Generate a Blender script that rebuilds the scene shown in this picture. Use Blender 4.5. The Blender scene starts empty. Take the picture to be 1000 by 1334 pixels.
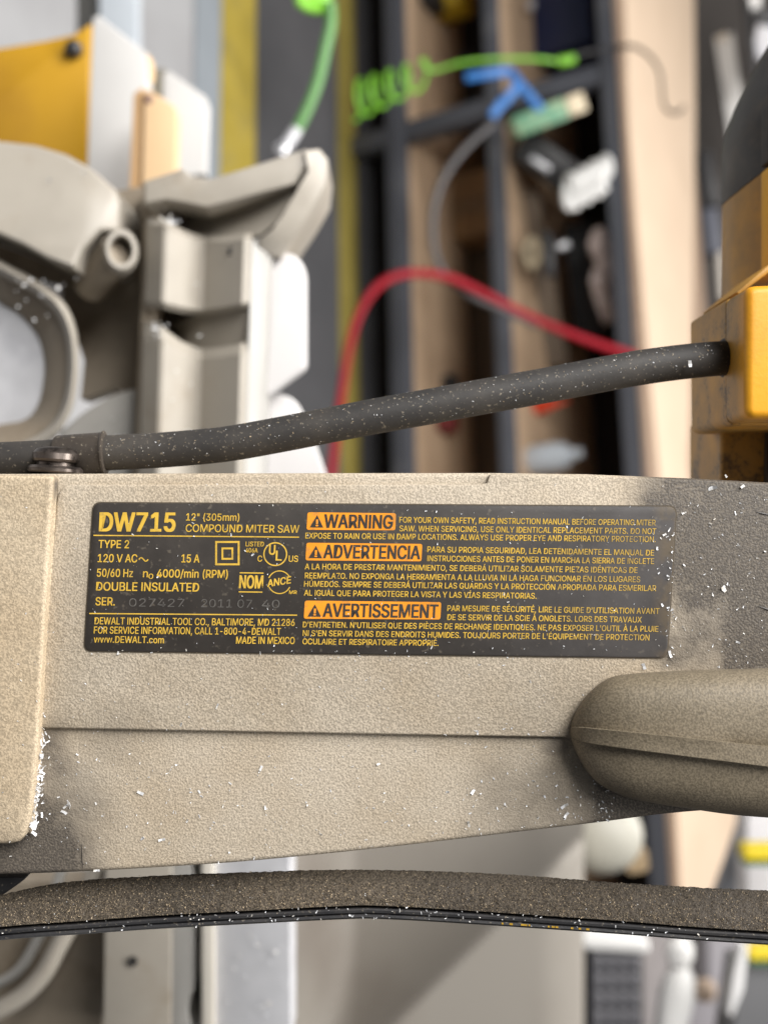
import bpy, bmesh, math, random
from mathutils import Vector, Matrix, noise as mnoise

random.seed(7)
SC = bpy.context.scene
COL = SC.collection
R = math.radians

# ------------------------------------------------------------------ camera
K = 0.0006            # tangent per photograph pixel (1000 x 1334 frame)
D0 = 0.25             # focus distance, metres
PITCH = R(28.0)
EPS = R(-8.06)        # roll of the phone against the shop
CAM = Vector((0, 0, 1.6))
f_ = Vector((0, math.cos(PITCH), -math.sin(PITCH)))
r0 = Vector((0, math.sin(PITCH), math.cos(PITCH)))
u0 = Vector((-1, 0, 0))
r_ = r0 * math.cos(EPS) + u0 * math.sin(EPS)
u_ = -r0 * math.sin(EPS) + u0 * math.cos(EPS)
t_ = -f_
ROT = Matrix((r_, u_, t_)).transposed()
cam_data = bpy.data.cameras.new('camera')
cam = bpy.data.objects.new('camera', cam_data)
COL.objects.link(cam)
cam.matrix_world = Matrix.Translation(CAM) @ ROT.to_4x4()
cam_data.sensor_width = 36.0
cam_data.lens = 18.0 / (667 * K)
cam_data.clip_start = 0.02
cam_data.clip_end = 100
cam_data.dof.use_dof = True
cam_data.dof.focus_distance = D0 + 0.001
cam_data.dof.aperture_fstop = cam_data.lens / 3.1
SC.camera = cam

# ------------------------------------------------------------------ light
world = bpy.data.worlds.new('World')
SC.world = world
world.use_nodes = True
world.node_tree.nodes['Background'].inputs[0].default_value = (0.93, 0.96, 1.0, 1)
world.node_tree.nodes['Background'].inputs[1].default_value = 0.14

def overhead_lamp(x, y, z, power, sx=1.2, sy=0.5, col=(1.0, 0.98, 0.955), aim=None):
    L = bpy.data.lights.new('overhead_light', 'AREA')
    L.shape = 'RECTANGLE'; L.size = sx; L.size_y = sy
    L.energy = power; L.color = col
    o = bpy.data.objects.new('overhead_light', L)
    o.location = (x, y, z)
    tgt = Vector(aim) if aim else Vector((x, y, 0))
    o.rotation_euler = (tgt - Vector((x, y, z))).to_track_quat('-Z', 'Y').to_euler()
    COL.objects.link(o)

overhead_lamp(-1.15, -0.35, 3.1, 98, 1.8, 0.8, aim=(0, 0.2, 1.5))  # unseen key lamp, added to brighten the saw arm
overhead_lamp(-0.1, 0.55, 3.1, 52, 1.8, 0.6)
overhead_lamp(0.1, 2.75, 3.2, 102, 1.8, 0.4)
overhead_lamp(-2.4, 2.5, 3.2, 34, 1.6, 0.4)

SC.view_settings.view_transform = 'Standard'
SC.view_settings.look = 'None'
SC.view_settings.exposure = -0.12
SC.view_settings.gamma = 1.0
SC.view_settings.use_curve_mapping = False
SC.render.engine = 'CYCLES'
SC.cycles.use_denoising = True
SC.cycles.denoiser = 'OPENIMAGEDENOISE'
SC.cycles.max_bounces = 6
SC.cycles.caustics_reflective = False
SC.cycles.caustics_refractive = False

# ------------------------------------------------------------------ coordinates
MC = Matrix.Translation(CAM + f_ * D0) @ ROT.to_4x4()     # saw frame: origin on the focus point, x right, y up, z to the viewer

def S(px, py, d=D0):
    """a photograph pixel at depth d, in the saw frame"""
    return Vector(((px - 500) * K * d, (667 - py) * K * d, D0 - d))

def W(v):
    return MC @ v

def ray(px, py):
    return f_ + r_ * ((px - 500) * K) + u_ * ((667 - py) * K)

def at_z(px, py, z):
    d = ray(px, py)
    return CAM + d * ((z - CAM.z) / d.z)

# bench frame
D1 = ray(373, -6550); D1.z = 0; D1.normalize()            # along the bench, towards the top of the picture
E2 = Vector((D1.y, -D1.x, 0))
if E2.y < 0: E2 = -E2
BO = at_z(512, 300, 0.13); BO.z = 0

def bench(a, b, z):
    return BO + D1 * a + E2 * b + Vector((0, 0, z))

def on_front(px, py, b=0.0):
    d = ray(px, py)
    tt = (BO + E2 * b - CAM).dot(E2) / d.dot(E2)
    p = CAM + d * tt
    return (p - BO).dot(D1), p.z

def on_level(px, py, z):
    p = at_z(px, py, z) - BO
    return p.dot(D1), p.dot(E2)

# ------------------------------------------------------------------ object helpers
def tag(o, label=None, cat=None, group=None, kind=None):
    if label: o['label'] = label
    if cat: o['category'] = cat
    if group: o['group'] = group
    if kind: o['kind'] = kind
    return o

def thing(name, label, cat, base, group=None, mat4=None):
    o = bpy.data.objects.new(name, None)
    COL.objects.link(o)
    o.empty_display_size = 0.02
    o.matrix_world = mat4 if mat4 is not None else Matrix.Translation(base)
    MAT[o.name] = o.matrix_world.copy()
    return tag(o, label, cat, group)

MAT = {}

def emit(name, verts, faces, mat, parent=None, angle=35, recalc=True):
    """verts are world coordinates; parent: a thing, a part or None"""
    me = bpy.data.meshes.new(name)
    if parent is not None:
        base = MAT[parent.name]
    else:
        lo = Vector((min(v[i] for v in verts) for i in range(3)))
        hi = Vector((max(v[i] for v in verts) for i in range(3)))
        base = Matrix.Translation(((lo.x + hi.x) / 2, (lo.y + hi.y) / 2, lo.z))
    inv = base.inverted()
    me.from_pydata([inv @ Vector(v) for v in verts], [], faces)
    if recalc:
        bm = bmesh.new(); bm.from_mesh(me)
        bmesh.ops.recalc_face_normals(bm, faces=bm.faces)
        bm.to_mesh(me); bm.free()
    if angle:
        for p in me.polygons: p.use_smooth = True
        me.set_sharp_from_angle(angle=R(angle))
    me.materials.append(mat)
    o = bpy.data.objects.new(name, me)
    COL.objects.link(o)
    if parent is not None:
        o.parent = parent
        MAT[o.name] = base
    else:
        o.matrix_world = base
        MAT[o.name] = base
    return o

def from_bm(bm):
    bm.verts.ensure_lookup_table(); bm.verts.index_update()
    vs = [v.co.copy() for v in bm.verts]
    fs = [[v.index for v in f.verts] for f in bm.faces]
    bm.free()
    return vs, fs

def prism_data(pts, d=D0, thick=0.01, bevel=0.0, seg=3, back_bevel=False, z_extra=None):
    """outline in pixels at depth d (number or one per point) extruded away from the viewer, in the saw frame"""
    n = len(pts)
    ds = d if isinstance(d, (list, tuple)) else [d] * n
    front = [S(p[0], p[1], q) for p, q in zip(pts, ds)]
    zb = min(v.z for v in front) - thick
    bm = bmesh.new()
    fv = [bm.verts.new(v) for v in front]
    bv = [bm.verts.new((v.x, v.y, zb)) for v in front]
    ff = bm.faces.new(fv)
    bm.faces.new(list(reversed(bv)))
    for i in range(n):
        j = (i + 1) % n
        bm.faces.new([fv[j], fv[i], bv[i], bv[j]])
    bmesh.ops.recalc_face_normals(bm, faces=bm.faces)
    if bevel > 0:
        ed = list(ff.edges)
        if back_bevel:
            ed += [e for e in bm.edges if e not in ed and e.verts[0] in bv and e.verts[1] in bv]
        bmesh.ops.bevel(bm, geom=ed, offset=bevel, offset_type='OFFSET', segments=seg, profile=0.5, affect='EDGES', clamp_overlap=True)
    if not all(abs(q - ds[0]) < 1e-9 for q in ds):
        bmesh.ops.triangulate(bm, faces=[f for f in bm.faces if len(f.verts) > 4])
    return from_bm(bm)

def prism(name, pts, d, thick, mat, parent=None, bevel=0.0, seg=3, angle=35, back_bevel=False):
    vs, fs = prism_data(pts, d, thick, bevel, seg, back_bevel)
    return emit(name, [W(v) for v in vs], fs, mat, parent, angle)

def join(*parts):
    V, Fc = [], []
    for vs, fs in parts:
        n = len(V)
        V += list(vs); Fc += [[i + n for i in f] for f in fs]
    return V, Fc

def rounded(pts, rad, n=6):
    """round the corners of a polygon; rad: number or one per corner"""
    out = []
    m = len(pts)
    for i in range(m):
        a, b, c = Vector(pts[i - 1]), Vector(pts[i]), Vector(pts[(i + 1) % m])
        q = rad[i] if isinstance(rad, (list, tuple)) else rad
        if q <= 0:
            out.append((b.x, b.y)); continue
        da, dc = (a - b), (c - b)
        la = min(q, da.length * 0.49); lc = min(q, dc.length * 0.49)
        p0 = b + da.normalized() * la; p1 = b + dc.normalized() * lc
        for k in range(n + 1):
            s = k / n
            p = p0 * (1 - s) ** 2 + b * 2 * s * (1 - s) + p1 * s * s
            out.append((p.x, p.y))
    return out

def spline(pts, n=8, closed=False):
    """Catmull-Rom through points (tuples or vectors)"""
    P = [Vector(p) for p in pts]
    m = len(P)
    out = []
    rng = range(m) if closed else range(m - 1)
    for i in rng:
        p1, p2 = P[i], P[(i + 1) % m]
        p0 = P[i - 1] if (i > 0 or closed) else p1 * 2 - p2
        p3 = P[(i + 2) % m] if (i + 2 < m or closed) else p2 * 2 - p1
        for k in range(n):
            s = k / n
            out.append(0.5 * ((2 * p1) + (p2 - p0) * s + (2 * p0 - 5 * p1 + 4 * p2 - p3) * s * s + (3 * p1 - p0 - 3 * p2 + p3) * s ** 3))
    if not closed: out.append(P[-1].copy())
    return out

def tube_data(path, rad, n=16, caps=True):
    """path: 3-D points; rad: number or function of 0..1"""
    P = [Vector(p) for p in path]
    m = len(P)
    V, Fc = [], []
    t0 = (P[1] - P[0]).normalized()
    nrm = t0.orthogonal().normalized()
    for i, p in enumerate(P):
        t = (P[min(i + 1, m - 1)] - P[max(i - 1, 0)]).normalized()
        nrm = (nrm - t * nrm.dot(t)).normalized()
        b = t.cross(nrm)
        q = rad(i / (m - 1)) if callable(rad) else rad
        for k in range(n):
            a = 2 * math.pi * k / n
            V.append(p + (nrm * math.cos(a) + b * math.sin(a)) * q)
    for i in range(m - 1):
        for k in range(n):
            k2 = (k + 1) % n
            Fc.append([i * n + k, i * n + k2, (i + 1) * n + k2, (i + 1) * n + k])
    if caps:
        Fc.append(list(range(n))[::-1]); Fc.append([(m - 1) * n + k for k in range(n)])
    return V, Fc

def lathe_data(profile, origin, axis, n=32, side=None):
    """profile: (radius, height) pairs along axis from origin"""
    ax = Vector(axis).normalized()
    s = Vector(side).normalized() if side is not None else ax.orthogonal().normalized()
    b = ax.cross(s)
    V, Fc = [], []
    o = Vector(origin)
    for (q, h) in profile:
        for k in range(n):
            a = 2 * math.pi * k / n
            V.append(o + ax * h + (s * math.cos(a) + b * math.sin(a)) * q)
    m = len(profile)
    for i in range(m - 1):
        for k in range(n):
            k2 = (k + 1) % n
            Fc.append([i * n + k, i * n + k2, (i + 1) * n + k2, (i + 1) * n + k])
    Fc.append(list(range(n))[::-1]); Fc.append([(m - 1) * n + k for k in range(n)])
    return V, Fc

def box_data(o, ex, ey, ez, bevel=0.0, seg=2):
    """a box from corner o along three edge vectors"""
    o, ex, ey, ez = Vector(o), Vector(ex), Vector(ey), Vector(ez)
    bm = bmesh.new()
    c = [bm.verts.new(o + ex * i + ey * j + ez * k) for k in (0, 1) for j in (0, 1) for i in (0, 1)]
    for f in ([0, 1, 3, 2], [4, 6, 7, 5], [0, 4, 5, 1], [2, 3, 7, 6], [0, 2, 6, 4], [1, 5, 7, 3]):
        bm.faces.new([c[i] for i in f])
    bmesh.ops.recalc_face_normals(bm, faces=bm.faces)
    if bevel > 0:
        bmesh.ops.bevel(bm, geom=list(bm.edges), offset=bevel, segments=seg, profile=0.5, affect='EDGES')
    return from_bm(bm)

def bbox_box(a0, a1, b0, b1, z0, z1, bevel=0.003):
    """a box in the bench frame"""
    return box_data(bench(a0, b0, z0), D1 * (a1 - a0), E2 * (b1 - b0), Vector((0, 0, z1 - z0)), bevel)

# ------------------------------------------------------------------ materials
def new_mat(name):
    m = bpy.data.materials.new(name)
    m.use_nodes = True
    nt = m.node_tree
    for n in list(nt.nodes): nt.nodes.remove(n)
    out = nt.nodes.new('ShaderNodeOutputMaterial')
    bs = nt.nodes.new('ShaderNodeBsdfPrincipled')
    nt.links.new(bs.outputs[0], out.inputs[0])
    return m, nt, bs

def N(nt, typ, **kw):
    n = nt.nodes.new(typ)
    for k, v in kw.items():
        setattr(n, k, v)
    return n

def lk(nt, a, b): nt.links.new(a, b)

def mixc(nt, fac, a, b, blend='MIX'):
    n = N(nt, 'ShaderNodeMix', data_type='RGBA', blend_type=blend)
    for idx, v in ((0, fac), (6, a), (7, b)):
        if hasattr(v, 'links') or isinstance(v, bpy.types.NodeSocket):
            lk(nt, v, n.inputs[idx])
        else:
            n.inputs[idx].default_value = v if idx == 0 else (*v, 1)
    return n.outputs[2]

def math_(nt, op, a, b=None, c=None, clamp=False):
    n = N(nt, 'ShaderNodeMath', operation=op, use_clamp=clamp)
    for i, v in enumerate((a, b, c)):
        if v is None: continue
        if isinstance(v, bpy.types.NodeSocket): lk(nt, v, n.inputs[i])
        else: n.inputs[i].default_value = v
    return n.outputs[0]

def noise_(nt, co, scale, detail=2.0, rough=0.5, dist=0.0):
    n = N(nt, 'ShaderNodeTexNoise')
    n.inputs['Scale'].default_value = scale
    n.inputs['Detail'].default_value = detail
    n.inputs['Roughness'].default_value = rough
    n.inputs['Distortion'].default_value = dist
    if co is not None: lk(nt, co, n.inputs['Vector'])
    return n.outputs['Fac']

def ramp_(nt, v, lo, hi, a=0.0, b=1.0):
    n = N(nt, 'ShaderNodeMapRange', interpolation_type='SMOOTHSTEP')
    lk(nt, v, n.inputs[0])
    n.inputs[1].default_value = lo; n.inputs[2].default_value = hi
    n.inputs[3].default_value = a; n.inputs[4].default_value = b
    return n.outputs[0]

def bump_(nt, bs, h, strength, dist):
    b = N(nt, 'ShaderNodeBump')
    b.inputs['Strength'].default_value = strength
    b.inputs['Distance'].default_value = dist
    lk(nt, h, b.inputs['Height'])
    lk(nt, b.outputs[0], bs.inputs['Normal'])

def plain(name, c, rough=0.5, var=0.12, scale=30.0, c2=None, cover=(0.5, 0.7), dscale=12.0, bump=0.0, bscale=200.0, bdist=0.001, metal=0.0, spec=0.5):
    """colour broken up by noise, an optional second colour in patches, optional bump"""
    m, nt, bs = new_mat(name)
    co = N(nt, 'ShaderNodeTexCoord').outputs['Object']
    n1 = noise_(nt, co, scale, 4)
    col = mixc(nt, n1, [x * (1 - var) for x in c], [min(1, x * (1 + var)) for x in c])
    if c2 is not None:
        n2 = noise_(nt, co, dscale, 5, 0.6)
        col = mixc(nt, ramp_(nt, n2, cover[0], cover[1]), col, c2)
    lk(nt, col, bs.inputs['Base Color'])
    rr = ramp_(nt, n1, 0.3, 0.7, max(0.05, rough - 0.06), min(1, rough + 0.06))
    lk(nt, rr, bs.inputs['Roughness'])
    bs.inputs['Metallic'].default_value = metal
    bs.inputs['Specular IOR Level'].default_value = spec
    if bump > 0:
        bump_(nt, bs, noise_(nt, co, bscale, 3), bump, bdist)
    return m

def pxy(px, py): return ((px - 500) * K * D0, (667 - py) * K * D0)

def cast_paint(name, base, dust, spots=(), grime=(0.075, 0.064, 0.053), grain=2500.0, gamp=0.21, rough=0.58, bump=0.5):
    """gritty painted casting in the saw frame with grime patches at (px, py, radius px, strength)"""
    m, nt, bs = new_mat(name)
    tc = N(nt, 'ShaderNodeTexCoord')
    co = tc.outputs['Object']
    g = noise_(nt, co, grain, 2, 0.55)
    g2 = noise_(nt, co, grain * 0.45, 2, 0.6)
    big = noise_(nt, co, 28, 5, 0.6)
    mid = noise_(nt, co, 160, 5, 0.65)
    col = mixc(nt, ramp_(nt, big, 0.32, 0.68), base, dust)
    dark = [x * (1 - gamp) for x in (1, 1, 1)]
    lite = [1 + gamp * 0.8] * 3
    sp = mixc(nt, ramp_(nt, g, 0.38, 0.62), dark, lite)
    col = mixc(nt, 1.0, col, sp, 'MULTIPLY')
    # dark pits in the grain
    pit = ramp_(nt, g2, 0.60, 0.74, 0, 0.35)
    col = mixc(nt, pit, col, [x * 0.45 for x in dust])
    wn = N(nt, 'ShaderNodeTexNoise'); wn.inputs['Scale'].default_value = 55; wn.inputs['Detail'].default_value = 4
    lk(nt, co, wn.inputs['Vector'])
    wv = N(nt, 'ShaderNodeVectorMath', operation='MULTIPLY_ADD')
    lk(nt, wn.outputs['Color'], wv.inputs[0]); wv.inputs[1].default_value = (.016, .016, 0)
    wo = N(nt, 'ShaderNodeVectorMath', operation='ADD'); lk(nt, co, wo.inputs[0]); wo.inputs[1].default_value = (-.008, -.008, 0)
    lk(nt, wo.outputs[0], wv.inputs[2])
    warp = wv.outputs[0]
    mask = None
    for (px, py, rad, st) in spots:
        x, y = pxy(px, py)
        vm = N(nt, 'ShaderNodeVectorMath', operation='DISTANCE')
        lk(nt, warp, vm.inputs[0]); vm.inputs[1].default_value = (x, y, 0.0)
        q = rad * K * D0
        dd = ramp_(nt, vm.outputs['Value'], q * 0.2, q * 1.15, st, 0.0)
        mask = dd if mask is None else math_(nt, 'MAXIMUM', mask, dd)
    if mask is not None:
        mask = math_(nt, 'MULTIPLY', mask, 1.8)
        wob = math_(nt, 'MULTIPLY', ramp_(nt, mid, 0.35, 0.65, 0.72, 1.12), mask)
        wob = math_(nt, 'MULTIPLY', ramp_(nt, big, 0.3, 0.6, 0.72, 1.1), wob, clamp=True)
        fine = ramp_(nt, g, 0.3, 0.65, 0.72, 1.1)
        wob = math_(nt, 'MULTIPLY', wob, fine, clamp=True)
        col = mixc(nt, wob, col, grime)
    lk(nt, col, bs.inputs['Base Color'])
    bs.inputs['Roughness'].default_value = rough
    bs.inputs['Specular IOR Level'].default_value = 0.35
    h = math_(nt, 'ADD', g, math_(nt, 'MULTIPLY', g2, 0.8))
    bump_(nt, bs, h, bump, 0.00025)
    return m

# ------------------------------------------------------------------ palette
BEIGE = (0.43, 0.37, 0.29)
DUST = (0.375, 0.308, 0.224)
M_arm = cast_paint('arm_paint', BEIGE, DUST,
                   spots=[(1010, 740, 190, .95), (930, 700, 120, .7), (890, 640, 90, .6), (1010, 640, 170, .9), (1010, 840, 110, .85),
                          (840, 1070, 130, .95), (790, 1045, 80, .4), (738, 965, 34, .4), (930, 1055, 130, 1.0), (700, 1085, 120, .35),
                          (0, 1135, 150, .95), (70, 1060, 100, .38), (884, 700, 45, .5), (882, 820, 45, .5), (60, 1000, 60, .5),
                          (75, 960, 45, .45), (160, 962, 70, .15)])
M_plate = cast_paint('plate_paint', (0.43, 0.355, 0.255), (0.36, 0.28, 0.185), spots=[(-10, 1120, 60, .7), (75, 640, 22, .5)])
M_grip = cast_paint('grip_paint', (0.215, 0.178, 0.128), (0.16, 0.131, 0.09), spots=[(960, 1025, 60, .7), (760, 1000, 40, .6), (800, 1050, 60, .5)], gamp=.25, rough=.55, bump=.35)

# label, ink
def label_mat():
    m, nt, bs = new_mat('label_film')
    co = N(nt, 'ShaderNodeTexCoord').outputs['Object']
    n = noise_(nt, co, 60, 5, .6)
    n2 = noise_(nt, co, 900, 2)
    col = mixc(nt, ramp_(nt, n, .35, .7), (0.028, 0.024, 0.021), (0.043, 0.037, 0.032))
    col = mixc(nt, ramp_(nt, n2, .62, .74, 0, .5), col, (0.13, 0.11, 0.085))
    sx = N(nt, 'ShaderNodeSeparateXYZ'); lk(nt, co, sx.inputs[0])
    # grey sheen painted over the worn, dusty right end
    w = ramp_(nt, sx.outputs[0], 0.0, 0.056, 0, .45)
    col = mixc(nt, math_(nt, 'MULTIPLY', w, ramp_(nt, n, .3, .6, .5, 1)), col, (0.085, 0.081, 0.083))
    g = math_(nt, 'MULTIPLY', ramp_(nt, sx.outputs[0], 0.0515, 0.0555), ramp_(nt, noise_(nt, co, 220, 4), .38, .58))
    col = mixc(nt, g, col, (0.085, 0.066, 0.045))
    lk(nt, col, bs.inputs['Base Color'])
    bs.inputs['Roughness'].default_value = .5
    bs.inputs['Specular IOR Level'].default_value = .28
    bump_(nt, bs, n2, .25, .0001)
    return m

def ink(name, c, wear=0.12):
    m, nt, bs = new_mat(name)
    co = N(nt, 'ShaderNodeTexCoord').outputs['Object']
    n = noise_(nt, co, 700, 3, .6)
    n2 = noise_(nt, co, 140, 4, .6)
    sx = N(nt, 'ShaderNodeSeparateXYZ'); lk(nt, co, sx.inputs[0])
    col = mixc(nt, ramp_(nt, n2, .3, .7), c, [x * .78 for x in c])
    e = ramp_(nt, sx.outputs[0], 0.02, 0.054, 0, .5)
    wear_f = math_(nt, 'MULTIPLY', ramp_(nt, n, .52, .68, 0, wear + .2), 1.0)
    wear_f = math_(nt, 'ADD', wear_f, math_(nt, 'MULTIPLY', e, ramp_(nt, n2, .35, .6, .4, 1)), clamp=True)
    col = mixc(nt, wear_f, col, (0.15, 0.12, 0.075))
    lk(nt, col, bs.inputs['Base Color'])
    bs.inputs['Roughness'].default_value = .5
    bs.inputs['Specular IOR Level'].default_value = .3
    return m

M_label = label_mat()
M_ink = ink('yellow_ink', (0.66, 0.42, 0.055))
M_orange = ink('orange_ink', (0.82, 0.30, 0.018), .12)
M_black_ink = plain('black_ink', (0.03, 0.024, 0.02), .5)
M_grey_ink = plain('stamped_grey', (0.085, 0.078, 0.07), .5, var=.7, scale=1200)

def rubber(name, c, c2, spec=.35, rough=.55, dots=True):
    m, nt, bs = new_mat(name)
    co = N(nt, 'ShaderNodeTexCoord').outputs['Object']
    n = noise_(nt, co, 45, 5, .65)
    f = noise_(nt, co, 1300, 2, .6)
    col = mixc(nt, ramp_(nt, n, .35, .7), c, c2)
    if dots:
        col = mixc(nt, ramp_(nt, f, .62, .72, 0, .55), col, (0.30, 0.26, 0.2))
    lk(nt, col, bs.inputs['Base Color'])
    bs.inputs['Roughness'].default_value = rough
    bs.inputs['Specular IOR Level'].default_value = spec
    bump_(nt, bs, f, .25, .0002)
    return m

M_cord = rubber('cord_rubber', (0.030, 0.028, 0.027), (0.060, 0.053, 0.046), .3, .6)
M_clip = rubber('clip_plastic', (0.030, 0.025, 0.022), (0.055, 0.045, 0.036), .4, .45)
M_screw = plain('screw_steel', (0.15, 0.125, 0.11), .35, .4, 300, metal=.85, c2=(.05, .04, .035), cover=(.45, .6), dscale=250)
M_guard = cast_paint('dust_coat', (0.085, 0.068, 0.049), (0.055, 0.045, 0.034), spots=[(380, 1128, 60, .9), (500, 1128, 60, 1), (620, 1132, 60, .9), (740, 1140, 50, .8), (850, 1150, 70, .7), (950, 1160, 90, .6), (15, 1185, 40, .9)], grain=2600, gamp=.45, rough=.85, bump=1.0)
M_lip = rubber('guard_edge_black', (0.020, 0.020, 0.022), (0.045, 0.043, 0.043), .5, .4)

def yellow_shell():
    m, nt, bs = new_mat('yellow_shell')
    co = N(nt, 'ShaderNodeTexCoord').outputs['Object']
    sx = N(nt, 'ShaderNodeSeparateXYZ'); lk(nt, co, sx.inputs[0])
    n = noise_(nt, co, 90, 5, .65)
    f = noise_(nt, co, 900, 3, .65)
    big = noise_(nt, co, 45, 3)
    col = mixc(nt, ramp_(nt, big, .3, .7), (0.76, 0.36, 0.012), (0.66, 0.29, 0.010))
    # brown dust film that settled on the sides set back from the front face
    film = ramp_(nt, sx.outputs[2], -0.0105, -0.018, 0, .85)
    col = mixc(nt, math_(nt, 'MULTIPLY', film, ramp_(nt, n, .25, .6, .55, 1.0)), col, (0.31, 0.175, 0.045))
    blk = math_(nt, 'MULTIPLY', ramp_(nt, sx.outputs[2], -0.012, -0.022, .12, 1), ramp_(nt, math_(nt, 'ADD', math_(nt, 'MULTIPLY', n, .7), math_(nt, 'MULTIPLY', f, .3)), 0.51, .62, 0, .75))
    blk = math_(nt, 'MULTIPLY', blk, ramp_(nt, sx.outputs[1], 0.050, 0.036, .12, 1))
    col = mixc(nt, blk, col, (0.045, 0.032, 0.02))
    lk(nt, col, bs.inputs['Base Color'])
    bs.inputs['Roughness'].default_value = .48
    bump_(nt, bs, f, .2, .0002)
    return m
M_yellow = yellow_shell()
M_cap = plain('black_cap', (0.030, 0.028, 0.027), .5, .2, 60, c2=(.07, .055, .04), cover=(.5, .75), dscale=80)

# ------------------------------------------------------------------ THE SAW
saw = thing('miter_saw', 'dusty beige miter saw with its black rating plate facing the viewer', 'miter saw', None, mat4=MC)

# arm --------------------------------------------------------------
bot = [(-150, 1141), (0, 1140), (100, 1137), (200, 1131.5), (300, 1125), (400, 1116), (500, 1105.5), (600, 1094), (700, 1082), (780, 1072.5), (860, 1062), (930, 1056), (1000, 1052), (1120, 1045)]
top = [(1120, 634), (1000, 628.5), (900, 623), (760, 617.5), (640, 616), (400, 616.2), (200, 616.6), (70, 617), (-150, 617.5)]
arm = prism('arm', spline(bot, 5)[:] and [(p.x, p.y) for p in spline(bot, 5)] + top, 0.2512, 0.038, M_arm, saw, bevel=0.0010, seg=4)

def panel_outline():
    p = [(50, 949), (56, 860), (66, 740)]
    p += [(p_[0], p_[1]) for p_ in rounded([(71, 690), (75.5, 631.5), (110, 631)], [0, 26, 0], 8)[1:-1]]
    p += [(250, 631), (450, 631), (628, 631), (634, 629), (637.5, 618.6), (640, 617.6), (760, 619), (900, 624.5), (1000, 630), (1110, 635.5), (1110, 981), (1000, 973), (742, 961)]
    p += [(600, 958.6), (400, 955), (200, 951.3)]
    return p
face = prism('face_panel', panel_outline(), 0.2499, 0.0016, M_arm, saw, bevel=0.0004, seg=3)
plate = prism('hinge_plate', [(-150, 619), (66, 619), (69.5, 623), (68.5, 640), (65, 690), (59, 790), (53, 900), (49, 970), (43, 1040), (38, 1072), (33, 1088), (25, 1097), (12, 1100), (-150, 1101)], 0.2470, 0.0046, M_plate, saw, bevel=0.0012, seg=5)

# seam bead between the plate and the arm
bead = [S(70.5 + .0 * i, y, .2502) for i, y in enumerate(())]
bl = [(72, 640), (69.5, 690), (66, 745), (62, 800), (58, 860), (54.5, 930), (50, 1000), (45, 1050), (40, 1085)]
vs, fs = tube_data(spline([S(x, y, .25015) for x, y in bl], 5), .00042, 8)
emit('weld_bead', [W(v) for v in vs], fs, M_plate, saw)
# short scratches and casting marks on the arm
vs, fs = [], []
def scratch(x0, y0, x1, y1, d, w=1.0):
    a, b = S(x0, y0, d), S(x1, y1, d)
    return tube_data([a, (a + b) / 2 + Vector((random.uniform(-1, 1), random.uniform(-1, 1), 0)) * .00008, b], lambda q: w * K * D0 * (.35 + .65 * math.sin(math.pi * max(.02, min(.98, q)))), 6)
for sc in ((106.5, 1100, 108, 1131, .2512, .8), (105, 1121, 110, 1127, .2512, .6), (985, 667, 1003, 671, .2499, 1.6), (988, 790, 1010, 797, .2499, 1.8)):
    vs, fs = scratch(*sc)
    emit('scratch', [W(v) for v in vs], fs, M_black_ink, saw)

# rating label -------------------------------------------------------
LQ = rounded([(122, 655), (880, 660), (868, 857), (110, 848)], 11, 6)
label = prism('rating_label', LQ, 0.24960, 0.0004, M_label, saw, bevel=0.00012, seg=2)
prism('label_border', rounded([(120.6, 653.6), (881.6, 658.6), (869.4, 858.4), (108.6, 849.4)], 12, 6), 0.24978, 0.0002, plain('label_edge_dirt', (.075, .058, .038), .8, .4, 300), label)
LZ = 0.24956

texts = []
def T(body, x0, y0, x1, y1, cap, mat='ink', bold=0.0, rot=None, shear=None):
    texts.append((body, x0, y0, x1, y1, cap, mat, bold, shear))

T('DW715', 130, 691.8, 227.5, 692.2, 24, bold=.035)
T('12" (305mm)', 242.5, 678, 311.5, 678.6, 9.2, bold=.012)
T('COMPOUND MITER SAW', 242, 692.8, 389.5, 694, 9.8, bold=.013)
T('TYPE 2', 128.5, 713.8, 168, 714.2, 10.3, bold=.018)
T('120 V AC', 127.6, 732.2, 178.6, 732.6, 10.3, bold=.018)
T('15 A', 236.5, 732.6, 259.6, 732.8, 10.3, bold=.02)
T('50/60 Hz', 126.4, 751.2, 173, 751.8, 10.3, bold=.018)
T('n', 186.4, 751.8, 192.6, 751.9, 10.0, bold=.018)
T('0', 193.6, 754, 199.6, 754, 6.5, bold=.018)
T('4000/min (RPM)', 204.5, 752, 296.5, 753, 10.3, bold=.018)
T('DOUBLE INSULATED', 125.5, 769.2, 259, 770.6, 11, bold=.022)
T('SER.', 124.6, 788.4, 149.5, 788.8, 10.4, bold=.018)
T('027427', 168, 790, 240, 790.8, 10.5, 'grey')
T('2011 07', 262, 791, 328, 791.8, 10.5, 'grey')
T('40', 341, 791.8, 364, 792, 10.5, 'grey')
T('DEWALT INDUSTRIAL TOOL CO., BALTIMORE, MD 21286', 123.4, 813.2, 383.5, 815.4, 9, bold=.012)
T('FOR SERVICE INFORMATION, CALL 1-800-4-DEWALT', 122.5, 825.2, 365.5, 827.2, 9, bold=.012)
T('www.DEWALT.com', 122.5, 837, 213.4, 838, 8.6, bold=.012)
T('MADE IN MEXICO', 307.6, 838.4, 383.5, 839, 9, bold=.016)
T('LISTED', 320, 711.6, 343.6, 711.8, 6, bold=.012)
T('406A', 320, 719.6, 335.5, 719.8, 5.6, bold=.012)
T('C', 335.5, 731.5, 341.2, 731.5, 7.6, bold=.012)
T('US', 376, 731.8, 388, 731.9, 8, bold=.012)
T('U', 350.5, 722.3, 358, 722.6, 12.5, bold=.03)
T('L', 359.2, 730, 366.5, 730.2, 12.5, bold=.03)
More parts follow.
